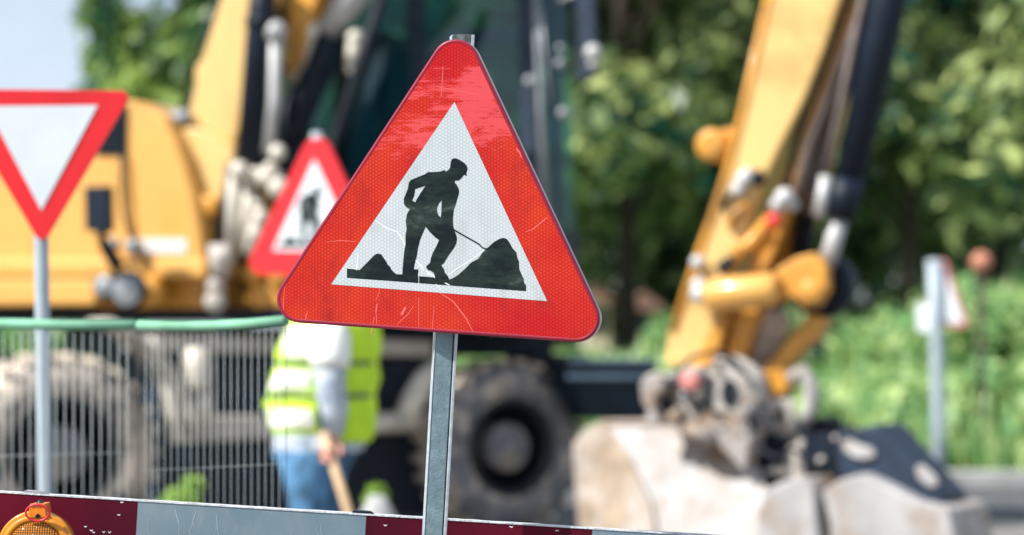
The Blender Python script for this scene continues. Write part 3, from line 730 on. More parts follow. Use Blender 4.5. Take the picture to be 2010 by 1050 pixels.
b = B(); b.ball(E(698, 76, .5), .058); b.tube([E(698, 76, .5), E(690, 132, .5)], 15 * k15, 12); b.ball(E(690, 134, .5), .045); part(b, 'valve_block', 'pale_fitting')
b = B(); b.slab(E, [(645, 155), (612, 245), (598, 245), (600, 200), (622, 160)], .62, .66); part(b, 'pale_window_plate', 'clear_pane' if 'clear_pane' in MATS else 'fender_top')  # opaque pale plate added in place of the bright triangular window
# pivot clutter
r5 = random.Random(21)
b = B()
for (x, y, s) in ((470, 335, 20), (495, 342, 17), (520, 350, 18), (545, 300, 17), (548, 370, 22), (530, 330, 14), (505, 400, 14), (512, 425, 15), (500, 460, 16), (560, 395, 12)):
    b.ball(E(x, y, r5.uniform(0, .15)), s * k15)
b.tube([E(460, 345, .1), E(452, 480, .1)], 11 * k15, 10); b.tube([E(490, 350, .12), E(478, 490, .12)], 13 * k15, 10); b.tube([E(466, 332, .05), E(552, 345, .1)], 9 * k15, 8); b.tube([E(512, 410, .1), E(488, 500, .1)], 12 * k15, 10)
part(b, 'hose_manifold', 'pale_fitting')
b = B(); b.tube([E(430, 480, .0), E(432, 545, .0)], [22 * k15, 17 * k15], 14); b.ball(E(422, 592, -.02), .07); b.ball(E(424, 562, 0), .062); b.ball(E(440, 500, 0), .075); part(b, 'pivot_pin', 'dusty_steel')
b = B(); b.slab(E, [(492, 560), (545, 556), (560, 600), (500, 605), (478, 590)], .2, .5); b.ball(E(500, 540, .2), .07); b.ball(E(550, 545, .2), .08); part(b, 'step_bracket', 'yellow_worn_shaded', .02)
for (pts, rr) in (([(560, 20), (540, 200), (560, 350), (600, 480)], 8), ([(620, 130), (575, 260), (500, 330)], 9), ([(760, -40), (700, 150), (650, 300), (560, 420)], 12), ([(470, 500), (500, 540), (560, 520)], 10)):
    b = B(); b.tube([E(x, y, .35) for x, y in pts], rr * k15, 8); part(b, 'hydraulic_hose', 'black_rubber')
# cab
o0, o1 = 1.15, 2.2
b = B(); b.slab(E, [(560, 440), (1038, 440), (1030, 560), (1000, 650), (560, 650)], o0, o1); cab = part(b, 'cab', 'dark_frame', .03)
b = B(); b.slab(E, [(590, -260), (1010, -260), (1025, -190), (575, -190)], o0 - .05, o1 + .05); part(b, 'roof', 'dark_frame', .03, cab)
for nm, pts in (('pillar', [(575, -190), (612, -190), (590, 440), (555, 440)]), ('pillar', [(790, -190), (815, -190), (838, 200), (842, 440), (815, 440), (808, 200)]), ('pillar', [(1066, -190), (1090, -190), (1110, 440), (1082, 440)])):
    for q in (o0, o1 - .08):
        if pts[0][0] > 1000 and q == o0: pts = [(x - 55, y) for x, y in pts]
        elif pts[0][0] > 1000 - 60: pts = [(x + 50, y) for x, y in pts]
        b = B(); b.slab(E, pts, q, q + .08); part(b, nm, 'blue_steel' if q == o0 else 'dark_frame', .01, cab)
for nm, pts, q in (('window', [(606, -190), (800, -190), (818, 440), (585, 440)], o0 + .03), ('window', [(818, -190), (1014, -190), (1032, 440), (845, 440)], o0 + .03), ('window', [(606, -190), (1070, -190), (1088, 440), (585, 440)], o1 - .03)):
    b = B(); b.slab(E, pts, q, q + .006); part(b, nm, 'cab_glass', 0, cab)
b = B(); pa = [E(1024, -190, o0 + .09), E(1043, 440, o0 + .09)]; b.prism([pa[0], pa[1], pa[1] + (-E.n) * .85, pa[0] + (-E.n) * .85], [p + Vector((.006, 0, 0)) for p in [pa[0], pa[1], pa[1] + (-E.n) * .85, pa[0] + (-E.n) * .85]]); part(b, 'windscreen', 'cab_glass', 0, cab)
b = B(); b.slab(E, [(655, 60), (740, 55), (765, 330), (800, 440), (640, 440)], 1.4, 1.95); part(b, 'seat', 'black_paint', .05, cab)
b = B(); b.slab(E, [(960, 250), (1010, 245), (1040, 440), (960, 440)], 1.4, 1.9); b.tube([E(965, 250, 1.5), E(930, 190, 1.5)], .02, 8); part(b, 'console', 'black_paint', .03, cab)
b = B(); b.slab(E, [(1128, -40), (1162, -40), (1168, 150), (1132, 160)], .9, .97); mr = part(b, 'front_mirror', 'blue_steel', .015)
b = B(); b.tube([E(1010, 470, 1.12), E(1016, 560, 1.12)], .02, 8); part(b, 'door_handle', 'grey_steel', 0, cab)
b = B(); b.tube([E(1045, -190, 1.10), E(1060, 200, 1.10), E(1072, 430, 1.10)], .018, 8); part(b, 'grab_rail', 'grey_steel', 0, cab)
b = B(); b.slab(E, [(880, 60), (1000, 50), (1010, 90), (885, 100)], 1.5, 1.55); part(b, 'sun_visor', 'blue_steel', .01, cab)
b = B(); b.tube([E(1050, 300, 2.0), E(1010, 340, 1.6), E(970, 345, 1.5)], .02, 8); part(b, 'steering_column', 'black_paint', 0, cab)
b = B(); b.tube([E(1100, 0, 1.1), E(1145, -20, .95)], .015, 8); b.ball(E(1164, 103, .88), .055); b.ball(E(1166, 125, .9), .04); part(b, 'mirror_glint', 'chrome', 0, mr)  # balls stand in for white reflections on the mirror; tube holds it
b = B()
for (x, y, s) in ((1100, 125, 11), (1106, 222, 12), (1100, 95, 8), (1040, 160, 12)): b.ball(E(x, y, 1.08), s * k15)
b.tube([E(1060, 20, 1.1), E(1080, 200, 1.1)], .012, 8); part(b, 'cab_light_spot', 'grey_steel')  # balls added just to give the cab bright blur spots
# stick
b = B(); b.slab(E, [(1655, -560), (1760, -640), (1800, -560), (1700, -150), (1648, 0), (1618, 95), (1578, 195), (1530, 290), (1492, 370), (1470, 425), (1452, 500), (1430, 560), (1412, 622), (1398, 722), (1303, 716), (1312, 650), (1340, 560), (1362, 500), (1392, 420), (1424, 320), (1446, 235), (1502, 0), (1590, -320)], 0, .36)
stick = part(b, 'stick', 'yellow_pale', .022)
b = B(); b.slab(E, [(1652, 0), (1690, 0), (1612, 230), (1550, 400), (1512, 520), (1480, 640), (1455, 720), (1418, 720), (1434, 640), (1470, 520), (1498, 420), (1548, 310), (1598, 190)], .10, .34); part(b, 'stick_underside', 'yellow_worn_shaded', .015, stick)
b = B(); b.tube([E(1511, -10, -.005), E(1455, 235, -.005), E(1433, 322, -.005), E(1401, 422, -.005), E(1371, 502, -.005), E(1322, 650, -.005)], 9 * k14, 10, flat=.5); part(b, 'weld_edge', 'yellow_worn_shaded', 0, stick)
b = B(); b.lathe(E(1404, 286, .12), E.n, [(-.15, .095), (.10, .095), (.12, .07), (.12, .0001)], 24); b.slab(E, [(1395, 258), (1440, 250), (1425, 320), (1398, 318)], .1, .24); part(b, 'boss', 'yellow_worn_shaded', .01, stick)
b = B()
for (x, y, s) in ((1460, 352, 17), (1448, 372, 15), (1468, 340, 12), (1370, 515, 15)): b.ball(E(x, y, -.05), s * k14)
part(b, 'grease_block', 'chrome', 0, stick)
b = B(); b.tube([E(1440, 375, -.03), E(1415, 410, -.03)], 6 * k14, 8); b.tube([E(1475, 355, -.01), E(1500, 345, 0)], 15 * k14, 8); b.tube([E(1410, 530, -.03), E(1440, 510, -.02)], 13 * k14, 8); part(b, 'hose_clip', 'black_rubber', 0, stick)
b = B(); b.tube([E(1470, 400, -.03), E(1440, 420, -.03), E(1432, 445, -.03)], 9 * k14, 8); b.tube([E(1512, 430, 0), E(1470, 480, -.03), E(1440, 500, -.03)], 14 * k14, 8); part(b, 'pipe_cover', 'yellow_worn_shaded', 0, stick)
# hoses beside the stick
for (pts, rr, m, o) in (([(1720, -60), (1640, 150), (1590, 280), (1560, 400)], 12, 'hose_brown', .12), ([(1690, -60), (1610, 160), (1570, 260), (1540, 380)], 7, 'black_rubber', .1), ([(1745, -60), (1660, 170), (1600, 330), (1585, 420)], 13, 'hose_brown', .2), ([(1735, -60), (1650, 150), (1600, 260), (1575, 350), (1560, 520)], 10, 'black_rubber', .3), ([(1620, 260), (1595, 420), (1560, 560), (1500, 640)], 12, 'black_rubber', .34)):
    b = B(); b.tube([E(x, y, o) for x, y in pts], rr * k14, 10); part(b, 'hydraulic_hose', m)
b = B(); b.slab(E, [(1690, 0), (1725, 0), (1640, 260), (1600, 420), (1560, 540), (1530, 600), (1500, 600), (1560, 400), (1620, 220)], .36, .5); part(b, 'hose_guard', 'yellow_worn_shaded', .01)
# bucket cylinder
b = B(); b.tube([E(1792, -180, .12), E(1744, 0, .12), E(1660, 392, .12)], [38 * k14, 38 * k14, 29 * k14], 24); b.tube([E(1665, 350, .12), E(1650, 430, .12)], [34 * k14, 29 * k14], 24); bc = part(b, 'bucket_cylinder', 'black_paint')
b = B(); b.tube([E(1648, 430, .12), E(1622, 520, .12)], 17 * k14, 18); part(b, 'piston_rod', 'chrome', 0, bc)
b = B(); b.tube([E(1705, -60, .05), E(1640, 250, .05), E(1622, 340, .05)], 7 * k14, 10); part(b, 'feed_pipe', 'hose_brown', 0, bc)
b = B(); b.tube([E(1622, 345, .06), E(1608, 425, .06)], 13 * k14, 12); part(b, 'port_fitting', 'chrome', 0, bc)
b = B(); b.ball(E(1540, 388, -.05), .06); b.ball(E(1528, 402, -.05), .05); b.ball(E(1555, 402, -.02), .04); part(b, 'coupling', 'chrome')
b = B(); b.ball(E(1518, 433, -.06), .045); part(b, 'valve_cap', 'red_dot')
# link
b = B(); b.tube([E(1385, 582, -.10), E(1398, 580, -.10), E(1515, 568, -.10), E(1528, 567, -.10)], [26 * k14, 33 * k14, 33 * k14, 26 * k14], 22); link = part(b, 'link_bar', 'yellow_paint')
b = B(); b.ball(E(1374, 578, -.12), .06); b.ball(E(1372, 560, -.08), .05); part(b, 'pin', 'chrome', 0, link)
b = B(); b.slab(E, [(1520, 530), (1560, 505), (1600, 496), (1622, 520), (1624, 570), (1605, 602), (1580, 606), (1560, 585), (1525, 590)], -.06, .08); b.lathe(E(1592, 572, -.08), E.n, [(-.02, 24 * k14), (.03, 24 * k14), (.04, .0001)], 20); part(b, 'rocker', 'yellow_worn_shaded', .02)
b = B(); b.lathe(E(1618, 560, .28), E.n, [(-.06, .10), (-.06, .19), (.10, .19), (.12, .16), (.12, .06), (.05, .05), (.05, .0001)], 32); part(b, 'rocker_joint', 'black_paint')
b = B(); b.slab(E, [(1592, 615), (1622, 625), (1600, 665), (1555, 705), (1530, 740), (1495, 760), (1478, 742), (1520, 700), (1555, 655)], .1, .3); part(b, 'push_link', 'yellow_worn_shaded', .02)
b = B(); b.slab(E, [(1478, 612), (1530, 604), (1545, 640), (1520, 690), (1485, 735), (1450, 720), (1468, 670)], .26, .34); part(b, 'hose_plate', 'dusty_steel', .01)
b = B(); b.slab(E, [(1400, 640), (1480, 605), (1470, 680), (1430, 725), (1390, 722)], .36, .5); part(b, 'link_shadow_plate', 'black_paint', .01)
b = B(); b.slab(E, [(1395, 640), (1430, 610), (1412, 680), (1390, 724), (1360, 722)], -.03, .05); part(b, 'stick_fork', 'yellow_worn_shaded', .015)
b = B(); b.slab(E, [(1480, 745), (1540, 720), (1550, 760), (1510, 800), (1480, 790)], .1, .35); part(b, 'link_foot', 'yellow_worn_shaded', .02)
# tiltrotator
b = B(); b.slab(E, [(1258, 742), (1282, 728), (1300, 740), (1330, 722), (1400, 716), (1450, 710), (1478, 735), (1492, 790), (1484, 850), (1470, 905), (1440, 900), (1400, 865), (1350, 850), (1320, 830), (1280, 800), (1258, 785)], -.18, .22); rot = part(b, 'tilting_coupling', 'dusty_steel', .05)
b = B(); b.lathe(E(1430, 768, -.18), E.n, [(-.04, .21), (.00, .205), (.02, .18), (.022, .0001)], 32); part(b, 'bearing_ring', 'dusty_steel', 0, rot)
b = B(); b.slab(E, [(1431 + 17 * math.cos(a * .393), 772 + 28 * math.sin(a * .393)) for a in range(16)], -.215, -.19); part(b, 'bore_dark', 'black_rubber', 0, rot)  # raised black oval, the shade inside the hole given as colour
b = B(); b.slab(E, [(1256, 755), (1268, 738), (1290, 736), (1304, 752), (1296, 772), (1284, 776), (1286, 800), (1272, 806), (1260, 790)], -.3, -.19); b.lathe(E(1290, 815, -.15), E.n, [(-.05, .06), (.03, .06), (.03, .0001)], 16); part(b, 'hook', 'dusty_bucket', .012, rot)
for q in ([(1300, 780), (1322, 784), (1318, 812), (1298, 806)], [(1388, 742), (1404, 738), (1400, 800), (1386, 796)], [(1360, 800), (1440, 812), (1436, 824), (1362, 812)], [(1466, 812), (1492, 820), (1488, 845), (1470, 850)]):
    b = B(); b.slab(E, q, -.205, -.19); part(b, 'gap_dark', 'black_rubber', 0, rot)  # dark sheets laid on the coupling to paint its shaded gaps
r6 = random.Random(5)
for (x, y) in ((1310, 745), (1330, 735), (1345, 775), (1372, 775), (1378, 730), (1410, 722), (1470, 745), (1475, 800), (1455, 850), (1420, 838), (1395, 840), (1335, 805)):
    b = B(); b.lathe(E(x, y, -.2), E.n, [(-.03, .024), (.0 + r6.uniform(.0, .05), .024), (.05, .018), (.05, .0001)], 10); part(b, 'bolt', 'dusty_bucket' if r6.random() < .5 else 'grey_steel', 0, rot)
for pts in ([(1330, 728), (1360, 700), (1400, 690), (1440, 705), (1470, 740)], [(1300, 742), (1340, 760), (1370, 790), (1420, 820)], [(1490, 790), (1520, 850), (1545, 860), (1580, 840), (1600, 860)], [(1480, 870), (1520, 900), (1560, 880), (1600, 915), (1630, 905)]):
    b = B(); b.tube([E(x, y, -.24) for x, y in pts], .015, 8); part(b, 'rotor_hose', 'black_rubber', 0, rot)
b = B(); b.lathe(E(1356, 748, -.22), E.n, [(-.04, .058), (.03, .058), (.04, .04), (.04, .0001)], 20); part(b, 'lube_cap', 'pink_dot', 0, rot)
b = B(); b.ball(E(1324, 820, -.24), .045); b.tube([E(1345, 840, -.25), E(1400, 862, -.25)], .04, 8); part(b, 'fitting', 'dusty_bucket', 0, rot)
b = B(); b.slab(E, [(1380, 800), (1450, 822), (1476, 860), (1462, 930), (1440, 905), (1380, 850)], -.24, -.182); part(b, 'front_plate', 'dusty_bucket', .02, rot)
b = B(); b.tube([E(1552, 745, .0), E(1575, 728, 0), E(1592, 755, 0), (E(1592, 800, 0)), E(1580, 828, 0)], 15 * k14, 14); part(b, 'safety_hook', 'dusty_bucket', 0, rot)
b = B(); b.tube([E(1490, 808, .0), E(1520, 795, 0), E(1548, 790, 0), E(1555, 860, 0)], 15 * k14, 12); b.tube([E(1490, 835, .05), E(1550, 838, .05)], 13 * k14, 12); part(b, 'cross_bracket', 'dusty_steel', 0, rot)
b = B(); b.slab(E, [(1478, 780), (1560, 830), (1575, 850), (1660, 835), (1650, 950), (1610, 1000), (1480, 960), (1490, 860)], .2, .5); part(b, 'rotor_housing', 'black_paint', .03, rot)
b = B()
for (x, y, s) in ((1600, 832, 14), (1625, 828, 12), (1610, 905, 15), (1640, 860, 13), (1585, 850, 16)): b.ball(E(x, y, .05), s * k14)
b.tube([E(1590, 835, .12), E(1640, 830, .1), E(1655, 870, .12), E(1645, 930, .15)], .05, 10); part(b, 'hose_bundle', 'black_rubber', 0, rot)
b = B()
for (x, y, s) in ((1612, 903, 8), (1640, 860, 6)): b.ball(E(x, y, -.04), s * k14)
b.tube([E(1572, 860, .02), E(1560, 900, .02), E(1580, 960, .02), E(1600, 1010, .02)], [13 * k14, 19 * k14, 16 * k14, 14 * k14], 10); b.tube([E(1560, 870, .02), E(1550, 900, 0), E(1570, 925, 0)], .035, 8); b.ball(E(1535, 925, 0), (.1, .05, .035)); part(b, 'dusty_fitting', 'dusty_steel', 0, rot)
# bucket: folded shell, plates with thickness, leaning back
BK = Plane(P(1450, 960, 13.9), Vector((-.5, -.87, 0)))
def sheet(b, pts, th):            # pts: (px,py,offset) convex folded plate
    f = [BK(*p) for p in pts]; n = (f[1] - f[0]).cross(f[2] - f[0]).normalized()
    if n.dot(BK.n) > 0: n = -n
    b.prism(f, [p + n * th for p in f])
b = B()
sheet(b, [(1180, 829, .40), (1400, 828, .40), (1470, 870, .34), (1506, 965, .14), (1490, 1010, .07), (1490, 1125, -.1), (1302, 1125, -.1), (1272, 985, .1), (1232, 902, .25)], .05)
bucket = part(b, 'bucket', 'dusty_bucket', .012)
b = B(); sheet(b, [(1178, 829, .40), (1150, 838, .42), (1122, 872, .45), (1128, 960, .45), (1142, 1125, .45), (1300, 1125, -.1), (1270, 985, .1), (1230, 902, .25)], .05); part(b, 'side_plate', 'bucket_tan', .015, bucket)
b = B(); b.tube([BK(1182, 832, .38), BK(1233, 903, .23), BK(1273, 986, .08), BK(1302, 1125, -.12)], .018, 8); b.tube([BK(1182, 829, .39), BK(1400, 827, .39)], .016, 8); part(b, 'edge_bar', 'bucket_tan', 0, bucket)
b = B(); b.slab(BK, [(1480, 850), (1660, 850), (1660, 1120), (1490, 1120)], .35, .6); part(b, 'gap_shade_back', 'black_paint', .01, bucket)  # black slab added behind the gap to paint its shade
for q in ([(1340, 960), (1420, 950), (1424, 962), (1342, 972)], [(1250, 1030), (1255, 1028), (1300, 1125), (1290, 1125)]): pass
b = B(); b.slab(BK, [(1500, 962), (1545, 940), (1580, 938), (1598, 960), (1600, 1010), (1606, 1060), (1610, 1125), (1480, 1125), (1490, 1010)], -.1, .3); b.slab(BK, [(1634, 1125), (1628, 1030), (1612, 965), (1645, 942), (1690, 930), (1745, 955), (1800, 985), (1862, 1000), (1874, 1060), (1880, 1125)], -.05, .6); part(b, 'bucket_back', 'dusty_bucket', .02, bucket)
b = B(); b.slab(BK, [(1640, 850), (1722, 832), (1775, 890), (1850, 972), (1846, 1006), (1800, 990), (1745, 960), (1690, 935), (1648, 940)], .1, .5); part(b, 'top_plate', 'blue_steel', .02, bucket)
for q in ([(1650, 868), (1664, 862), (1690, 874), (1712, 880), (1718, 896), (1700, 902), (1672, 898), (1655, 886)], [(1794, 915), (1812, 912), (1838, 938), (1842, 955), (1822, 958), (1800, 940)]):
    b = B(); b.slab(BK, q, .07, .11); part(b, 'mud_cake', 'dusty_bucket', .02, bucket)
# undercarriage on its own heading
ku = Vector((2.76, 1.4, 0)).normalized(); kn = CH.n
def chas(pts, o0, o1, name, mat, bev=.01, par=None):
    b = B(); b.slab(CH, pts, o0, o1); return part(b, name, mat, bev, par)
ch = chas([(250, 640), (1090, 652), (1085, 700), (250, 700)], .55, 2.0, 'chassis', 'dark_frame')
chas([(270, 655), (850, 668), (850, 700), (270, 690)], .25, .54, 'upper_rail', 'dusty_chassis', .01, ch)
chas([(375, 818), (860, 812), (860, 845), (375, 868)], .15, .5, 'lower_rail', 'dusty_chassis', .01, ch)
chas([(300, 701), (860, 701), (860, 1000), (300, 1000)], .60, 1.9, 'belly', 'blue_steel', .02, ch)
chas([(380, 872), (850, 850), (850, 1010), (380, 1020)], .3, .58, 'tool_box', 'black_paint', .02, ch)
b = B(); b.tube([CH(388, 682, -.02), CH(388, 700, -.02), CH(389, 755, -.02), CH(391, 768, -.02)], [.07, .09, .09, .06], 16); b.tube([CH(396, 765, 0), CH(398, 828, 0)], .066, 16); part(b, 'air_tank', 'pale_fitting', 0)
# fenders: bent strips
def fender(cx, cy, rpx, a0, a1, o0, o1, name, mat):
    b = B(); c = CH(cx, cy, 0); dm = c.y; r0 = rpx * dm / F; fr = []; 
    n = 12
    for k in range(n + 1):
        a = R(a0 + (a1 - a0) * k / n); fr.append((math.cos(a), math.sin(a)))
    vs = []
    for (ca, sa) in fr:
        for rr, oo in ((r0, o0), (r0 + .03, o0), (r0 + .03, o1), (r0, o1)): vs.append(c + ku * ca * rr + Vector((0, 0, 1)) * sa * rr - kn * oo)
    fs = []
    for i in range(n):
        for q in range(4): fs.append((4 * i + q, 4 * i + (q + 1) % 4, 4 * i + 4 + (q + 1) % 4, 4 * i + 4 + q))
    fs += [(0, 1, 2, 3), (4 * n, 4 * n + 3, 4 * n + 2, 4 * n + 1)]
    b.add(vs, fs, True); part(b, name, mat)
fender(120, 880, 262, 8, 70, -.1, .4, 'fender', 'dusty_chassis')
b = B(); b.tube([CH(292, 665, .0), CH(322, 720, 0), CH(340, 790, 0), CH(350, 868, 0)], [.035, .045, .05, .05], 10); part(b, 'fender_edge', 'pale_fitting')
b = B(); b.tube([CH(858, 720, .0), CH(830, 750, 0), CH(808, 790, 0), CH(790, 835, 0)], [.06, .075, .08, .07], 10); b.tube([CH(700, 832, 0), CH(792, 828, 0)], .065, 10); part(b, 'fender_edge', 'pale_fitting')
chas([(1112, 712), (1290, 712), (1290, 824), (1150, 824)], -.25, .9, 'support_blade', 'dark_frame', .02)
b = B(); q = [CH(1112, 735, -.27), CH(1290, 735, -.27), CH(1288, 704, .1), CH(1116, 704, .1)]; b.prism(q, [p - Vector((0, 0, .03)) for p in q]); part(b, 'blade_top', 'fender_top', .005)  # pale blue paints the skylight on the sloping top
chas([(1040, 690), (1160, 700), (1160, 760), (1040, 780)], .5, .9, 'front_axle_beam', 'black_paint')
# wheels
def wheel(px, py, rr, w_, side_m, seed, steer=0):
    c = CH(px, py, 0); c.z = rr; r_ = random.Random(seed)
    axd = Matrix.Rotation(R(steer), 3, 'Z') @ kn
    b = B()
    prof = [(-w_, rr * .50), (-w_ * .98, rr * .80), (-w_ * .8, rr * .94), (-w_ * .5, rr * .965), (-.12, rr * .95), (-.06, rr * .955), (-.02, rr * .90), (.02, rr * .80), (.03, rr * .70), (.01, rr * .60), (-.01, rr * .55)]
    b.lathe(c, axd, prof[:5], 64); tread_end = 0
    b.slot = 1; b.lathe(c, axd, prof[4:], 64)
    b.slot = 0
    a_ = axd.cross(Vector((0, 0, 1))).normalized(); z_ = Vector((0, 0, 1))
    for k in range(26):
        th = 2 * math.pi * k / 26
        for sgn, off in ((1, 0), (-1, .5)):
            t1 = th + off * 2 * math.pi / 26
            rd = a_ * math.cos(t1) + z_ * math.sin(t1); tg = -a_ * math.sin(t1) + z_ * math.cos(t1)
            if sgn > 0: cc = c + rd * (rr * .968) - axd * (w_ * .25 + .0); hw = w_ * .25
            else: cc = c + rd * (rr * .968) - axd * (w_ * .74); hw = w_ * .24
            b.box(cc, rd * (rr * .026), tg * (rr * .05) + axd * .015 * sgn, axd * hw)
    o = b.build('wheel', ['tyre_muddy', side_m], exroot, org=c, bevel=0)
    b = B(); b.lathe(c, axd, [(-.012, rr * .56), (.012, rr * .54), (.012, rr * .50), (-.10, rr * .46), (-.24, rr * .42), (-.25, .0001)], 48); b.build('rim', 'rim_dark', o)
    b = B(); b.lathe(c, axd, [(-.24, rr * .27), (-.05, rr * .27), (-.03, rr * .24), (-.028, rr * .1), (-.01, rr * .09), (-.01, .0001)], 32)
    for k in range(8):
        th = 2 * math.pi * k / 8; b.lathe(c + (a_ * math.cos(th) + z_ * math.sin(th)) * rr * .19, axd, [(-.03, .02), (-.005, .02), (-.005, .0001)], 8)
    b.build('hub', 'hub_grey', o)
    return o
w1 = wheel(124, 900, .635, .46, 'tyre_side_rear', 1)
w2_ = wheel(1006, 880, .605, .36, 'tyre_side', 2, steer=4)
for src in (w1, w2_):
    cpy = copy_tree(src, exroot); cpy.location = Vector(src.location) - kn * 1.95
b = B()
for o_ in (w1, w2_):
    c = abs_loc(o_); b.tube([c - kn * .25, c - kn * 1.7], .11, 12)
part(b, 'axle', 'dark_frame')

# ------------------------------------------------------------ WORKER
D = 12.0; kk = D / F
def W(px, py, dy=0): return P(px, py, D) + Vector((0, dy, 0))
wl = W(620, 1200); wl.z = 0
worker = thing('person', wl, 'stooping worker in lime reflective vest and blue jeans gripping a wooden shovel handle', 'person')
def skinmesh(name, joints, edges, mat, parent, sub=2, root=0):
    me = bpy.data.meshes.new(name); me.from_pydata([Vector(j[0]) - wl for j in joints], edges, []); me.materials.append(MATS[mat])
    o = bpy.data.objects.new(name, me); COL.objects.link(o); o.parent = parent
    md = o.modifiers.new('skin', 'SKIN'); md.use_smooth_shade = True
    for i, j in enumerate(joints):
        rr = j[1]; me.skin_vertices[0].data[i].radius = (rr, rr) if not hasattr(rr, '__len__') else rr
        me.skin_vertices[0].data[i].use_root = (i == root)
    s = o.modifiers.new('sub', 'SUBSURF'); s.levels = sub; s.render_levels = sub
    return o
J = [(W(618, 850), .07), (W(628, 770, 0), .10), (W(645, 690, 0), .12), (W(668, 622, 0), .10), (W(684, 590, 0), .06), (W(700, 560, 0), .085), (W(712, 530, 0), .09),
     # near arm (right): shoulder elbow wrist palm
     (W(648, 645, -.20), .065), (W(655, 755, -.25), .048), (W(660, 845, -.24), .033), (W(659, 870, -.235), (.042, .026)), (W(655, 887, -.235), (.042, .022)),
     # far arm
     (W(690, 640, .20), .062), (W(715, 740, .16), .046), (W(690, 820, .0), .033), (W(672, 850, -.10), (.04, .026)),
     # legs
     (W(600, 880, -.07), .08), (W(610, 1020, -.12), .05), (W(588, 1165, -.12), .045), (W(600, 1192, -.14), .05), (W(632, 1198, -.17), .04),
     (W(635, 880, .07), .08), (W(628, 1020, .12), .05), (W(650, 1165, .14), .045), (W(664, 1192, .14), .05), (W(694, 1198, .12), .04)]
Ed = [(0, 1), (1, 2), (2, 3), (3, 4), (4, 5), (5, 6), (3, 7), (7, 8), (8, 9), (9, 10), (10, 11), (3, 12), (12, 13), (13, 14), (14, 15), (0, 16), (16, 17), (17, 18), (18, 19), (19, 20), (0, 21), (21, 22), (22, 23), (23, 24), (24, 25)]
# fingers wrapping the handle (near hand) - four fingers and a thumb
for k in range(4):
    y0 = 868 + k * 7.5; i0 = len(J); ln = (1, 1.1, 1.0, .85)[k]
    J += [(W(646 - k * 1, y0 + 2, -.262), .011), (W(645 - 4 * ln, y0 + 6, -.29), .0105), (W(655, y0 + 9, -.312 - .004 * ln), .010), (W(665, y0 + 7, -.30), .009)]
    Ed += [(10 if k < 2 else 11, i0), (i0, i0 + 1), (i0 + 1, i0 + 2), (i0 + 2, i0 + 3)]
i0 = len(J); J += [(W(672, 866, -.25), .013), (W(678, 878, -.275), .012), (W(674, 890, -.29), .010)]; Ed += [(10, i0), (i0, i0 + 1), (i0 + 1, i0 + 2)]
for k in range(4):
    i0 = len(J); J += [(W(668 - k * 2, 852 + k * 6, -.14), .010), (W(660, 855 + k * 6, -.19), .0095), (W(650, 858 + k * 6, -.20), .009)]
    Ed += [(15, i0), (i0, i0 + 1), (i0 + 1, i0 + 2)]
skinmesh('body', J, Ed, 'skin', worker)
# clothing
def ell(cx, cy, rx, ry, n=24, dy=0, tw=0, px_lift=0):
    c = W(cx, cy, dy); out = []
    for k in range(n):
        a = 2 * math.pi * k / n; wob = 1 + .035 * math.sin(a * 3 + cy * .07) + .02 * math.sin(a * 7 + cy * .05)
        out.append(c + Vector((math.cos(a) * rx * kk * wob, math.sin(a) * ry * wob, px_lift * math.cos(a))))
    return out
rings = [ell(640, 866, 92, .17), ell(634, 840, 104, .19), ell(630, 790, 112, .20), ell(632, 776, 106, .192), ell(638, 740, 108, .20), ell(644, 712, 100, .195), ell(648, 690, 104, .21), ell(650, 655, 94, .22), ell(655, 622, 84, .20), ell(668, 596, 52, .13)]
b = B(); b.loft(rings, cap=False); vest = b.build('vest', 'vest_lime', worker)
def band(pts, wd, name, dy):
    b = B(); vs = []
    for (x, y) in pts: vs += [W(x, y - wd, dy(x, y)), W(x, y + wd, dy(x, y))]
    b.add(vs, [(2 * i, 2 * i + 1, 2 * i + 3, 2 * i + 2) for i in range(len(pts) - 1)], True); b.build(name, 'vest_reflective', vest)
def shellband(y0, y1, a0, a1, name, k=1.03):
    b = B(); rows = []
    for j in range(5):
        y = y0 + (y1 - y0) * j / 4
        tb = [(596, 668, 52, .13), (622, 655, 84, .20), (655, 650, 94, .22), (690, 648, 104, .21), (712, 644, 100, .195), (740, 638, 108, .20), (776, 632, 106, .192), (790, 630, 112, .20), (840, 634, 104, .19), (866, 640, 92, .17)]
        for q in range(len(tb) - 1):
            if tb[q][0] <= y <= tb[q + 1][0]:
                t = (y - tb[q][0]) / (tb[q + 1][0] - tb[q][0]); cx, rx, ry = (tb[q][i] * (1 - t) + tb[q + 1][i] * t for i in (1, 2, 3)); break
        row = []
        for i in range(17):
            a = R(a0 + (a1 - a0) * i / 16); wob = (1 + .035 * math.sin(a * 3 + y * .07) + .02 * math.sin(a * 7 + y * .05)) * k
            row.append(W(cx, y) + Vector((math.cos(a) * rx * kk * wob, math.sin(a) * ry * wob, 0)))
        rows.append(row)
    vs = [p for r_ in rows for p in r_]
    b.add(vs, [(j * 17 + i, j * 17 + i + 1, (j + 1) * 17 + i + 1, (j + 1) * 17 + i) for j in range(4) for i in range(16)], True)
    b.build(name, 'vest_fold_shade' if name == 'fold_shade' else 'vest_reflective', vest)
shellband(800, 836, 198, 264, 'reflective_band'); shellband(726, 762, 204, 258, 'reflective_band'); shellband(640, 700, 212, 256, 'reflective_band')
b = B(); b.tube([W(655, 618, -.17), W(655, 660, -.22), W(655, 705, -.245), W(655, 722, -.25)], [.06, .10, .102, .09], 16); b.build('vest_shoulder', 'vest_reflective', vest)
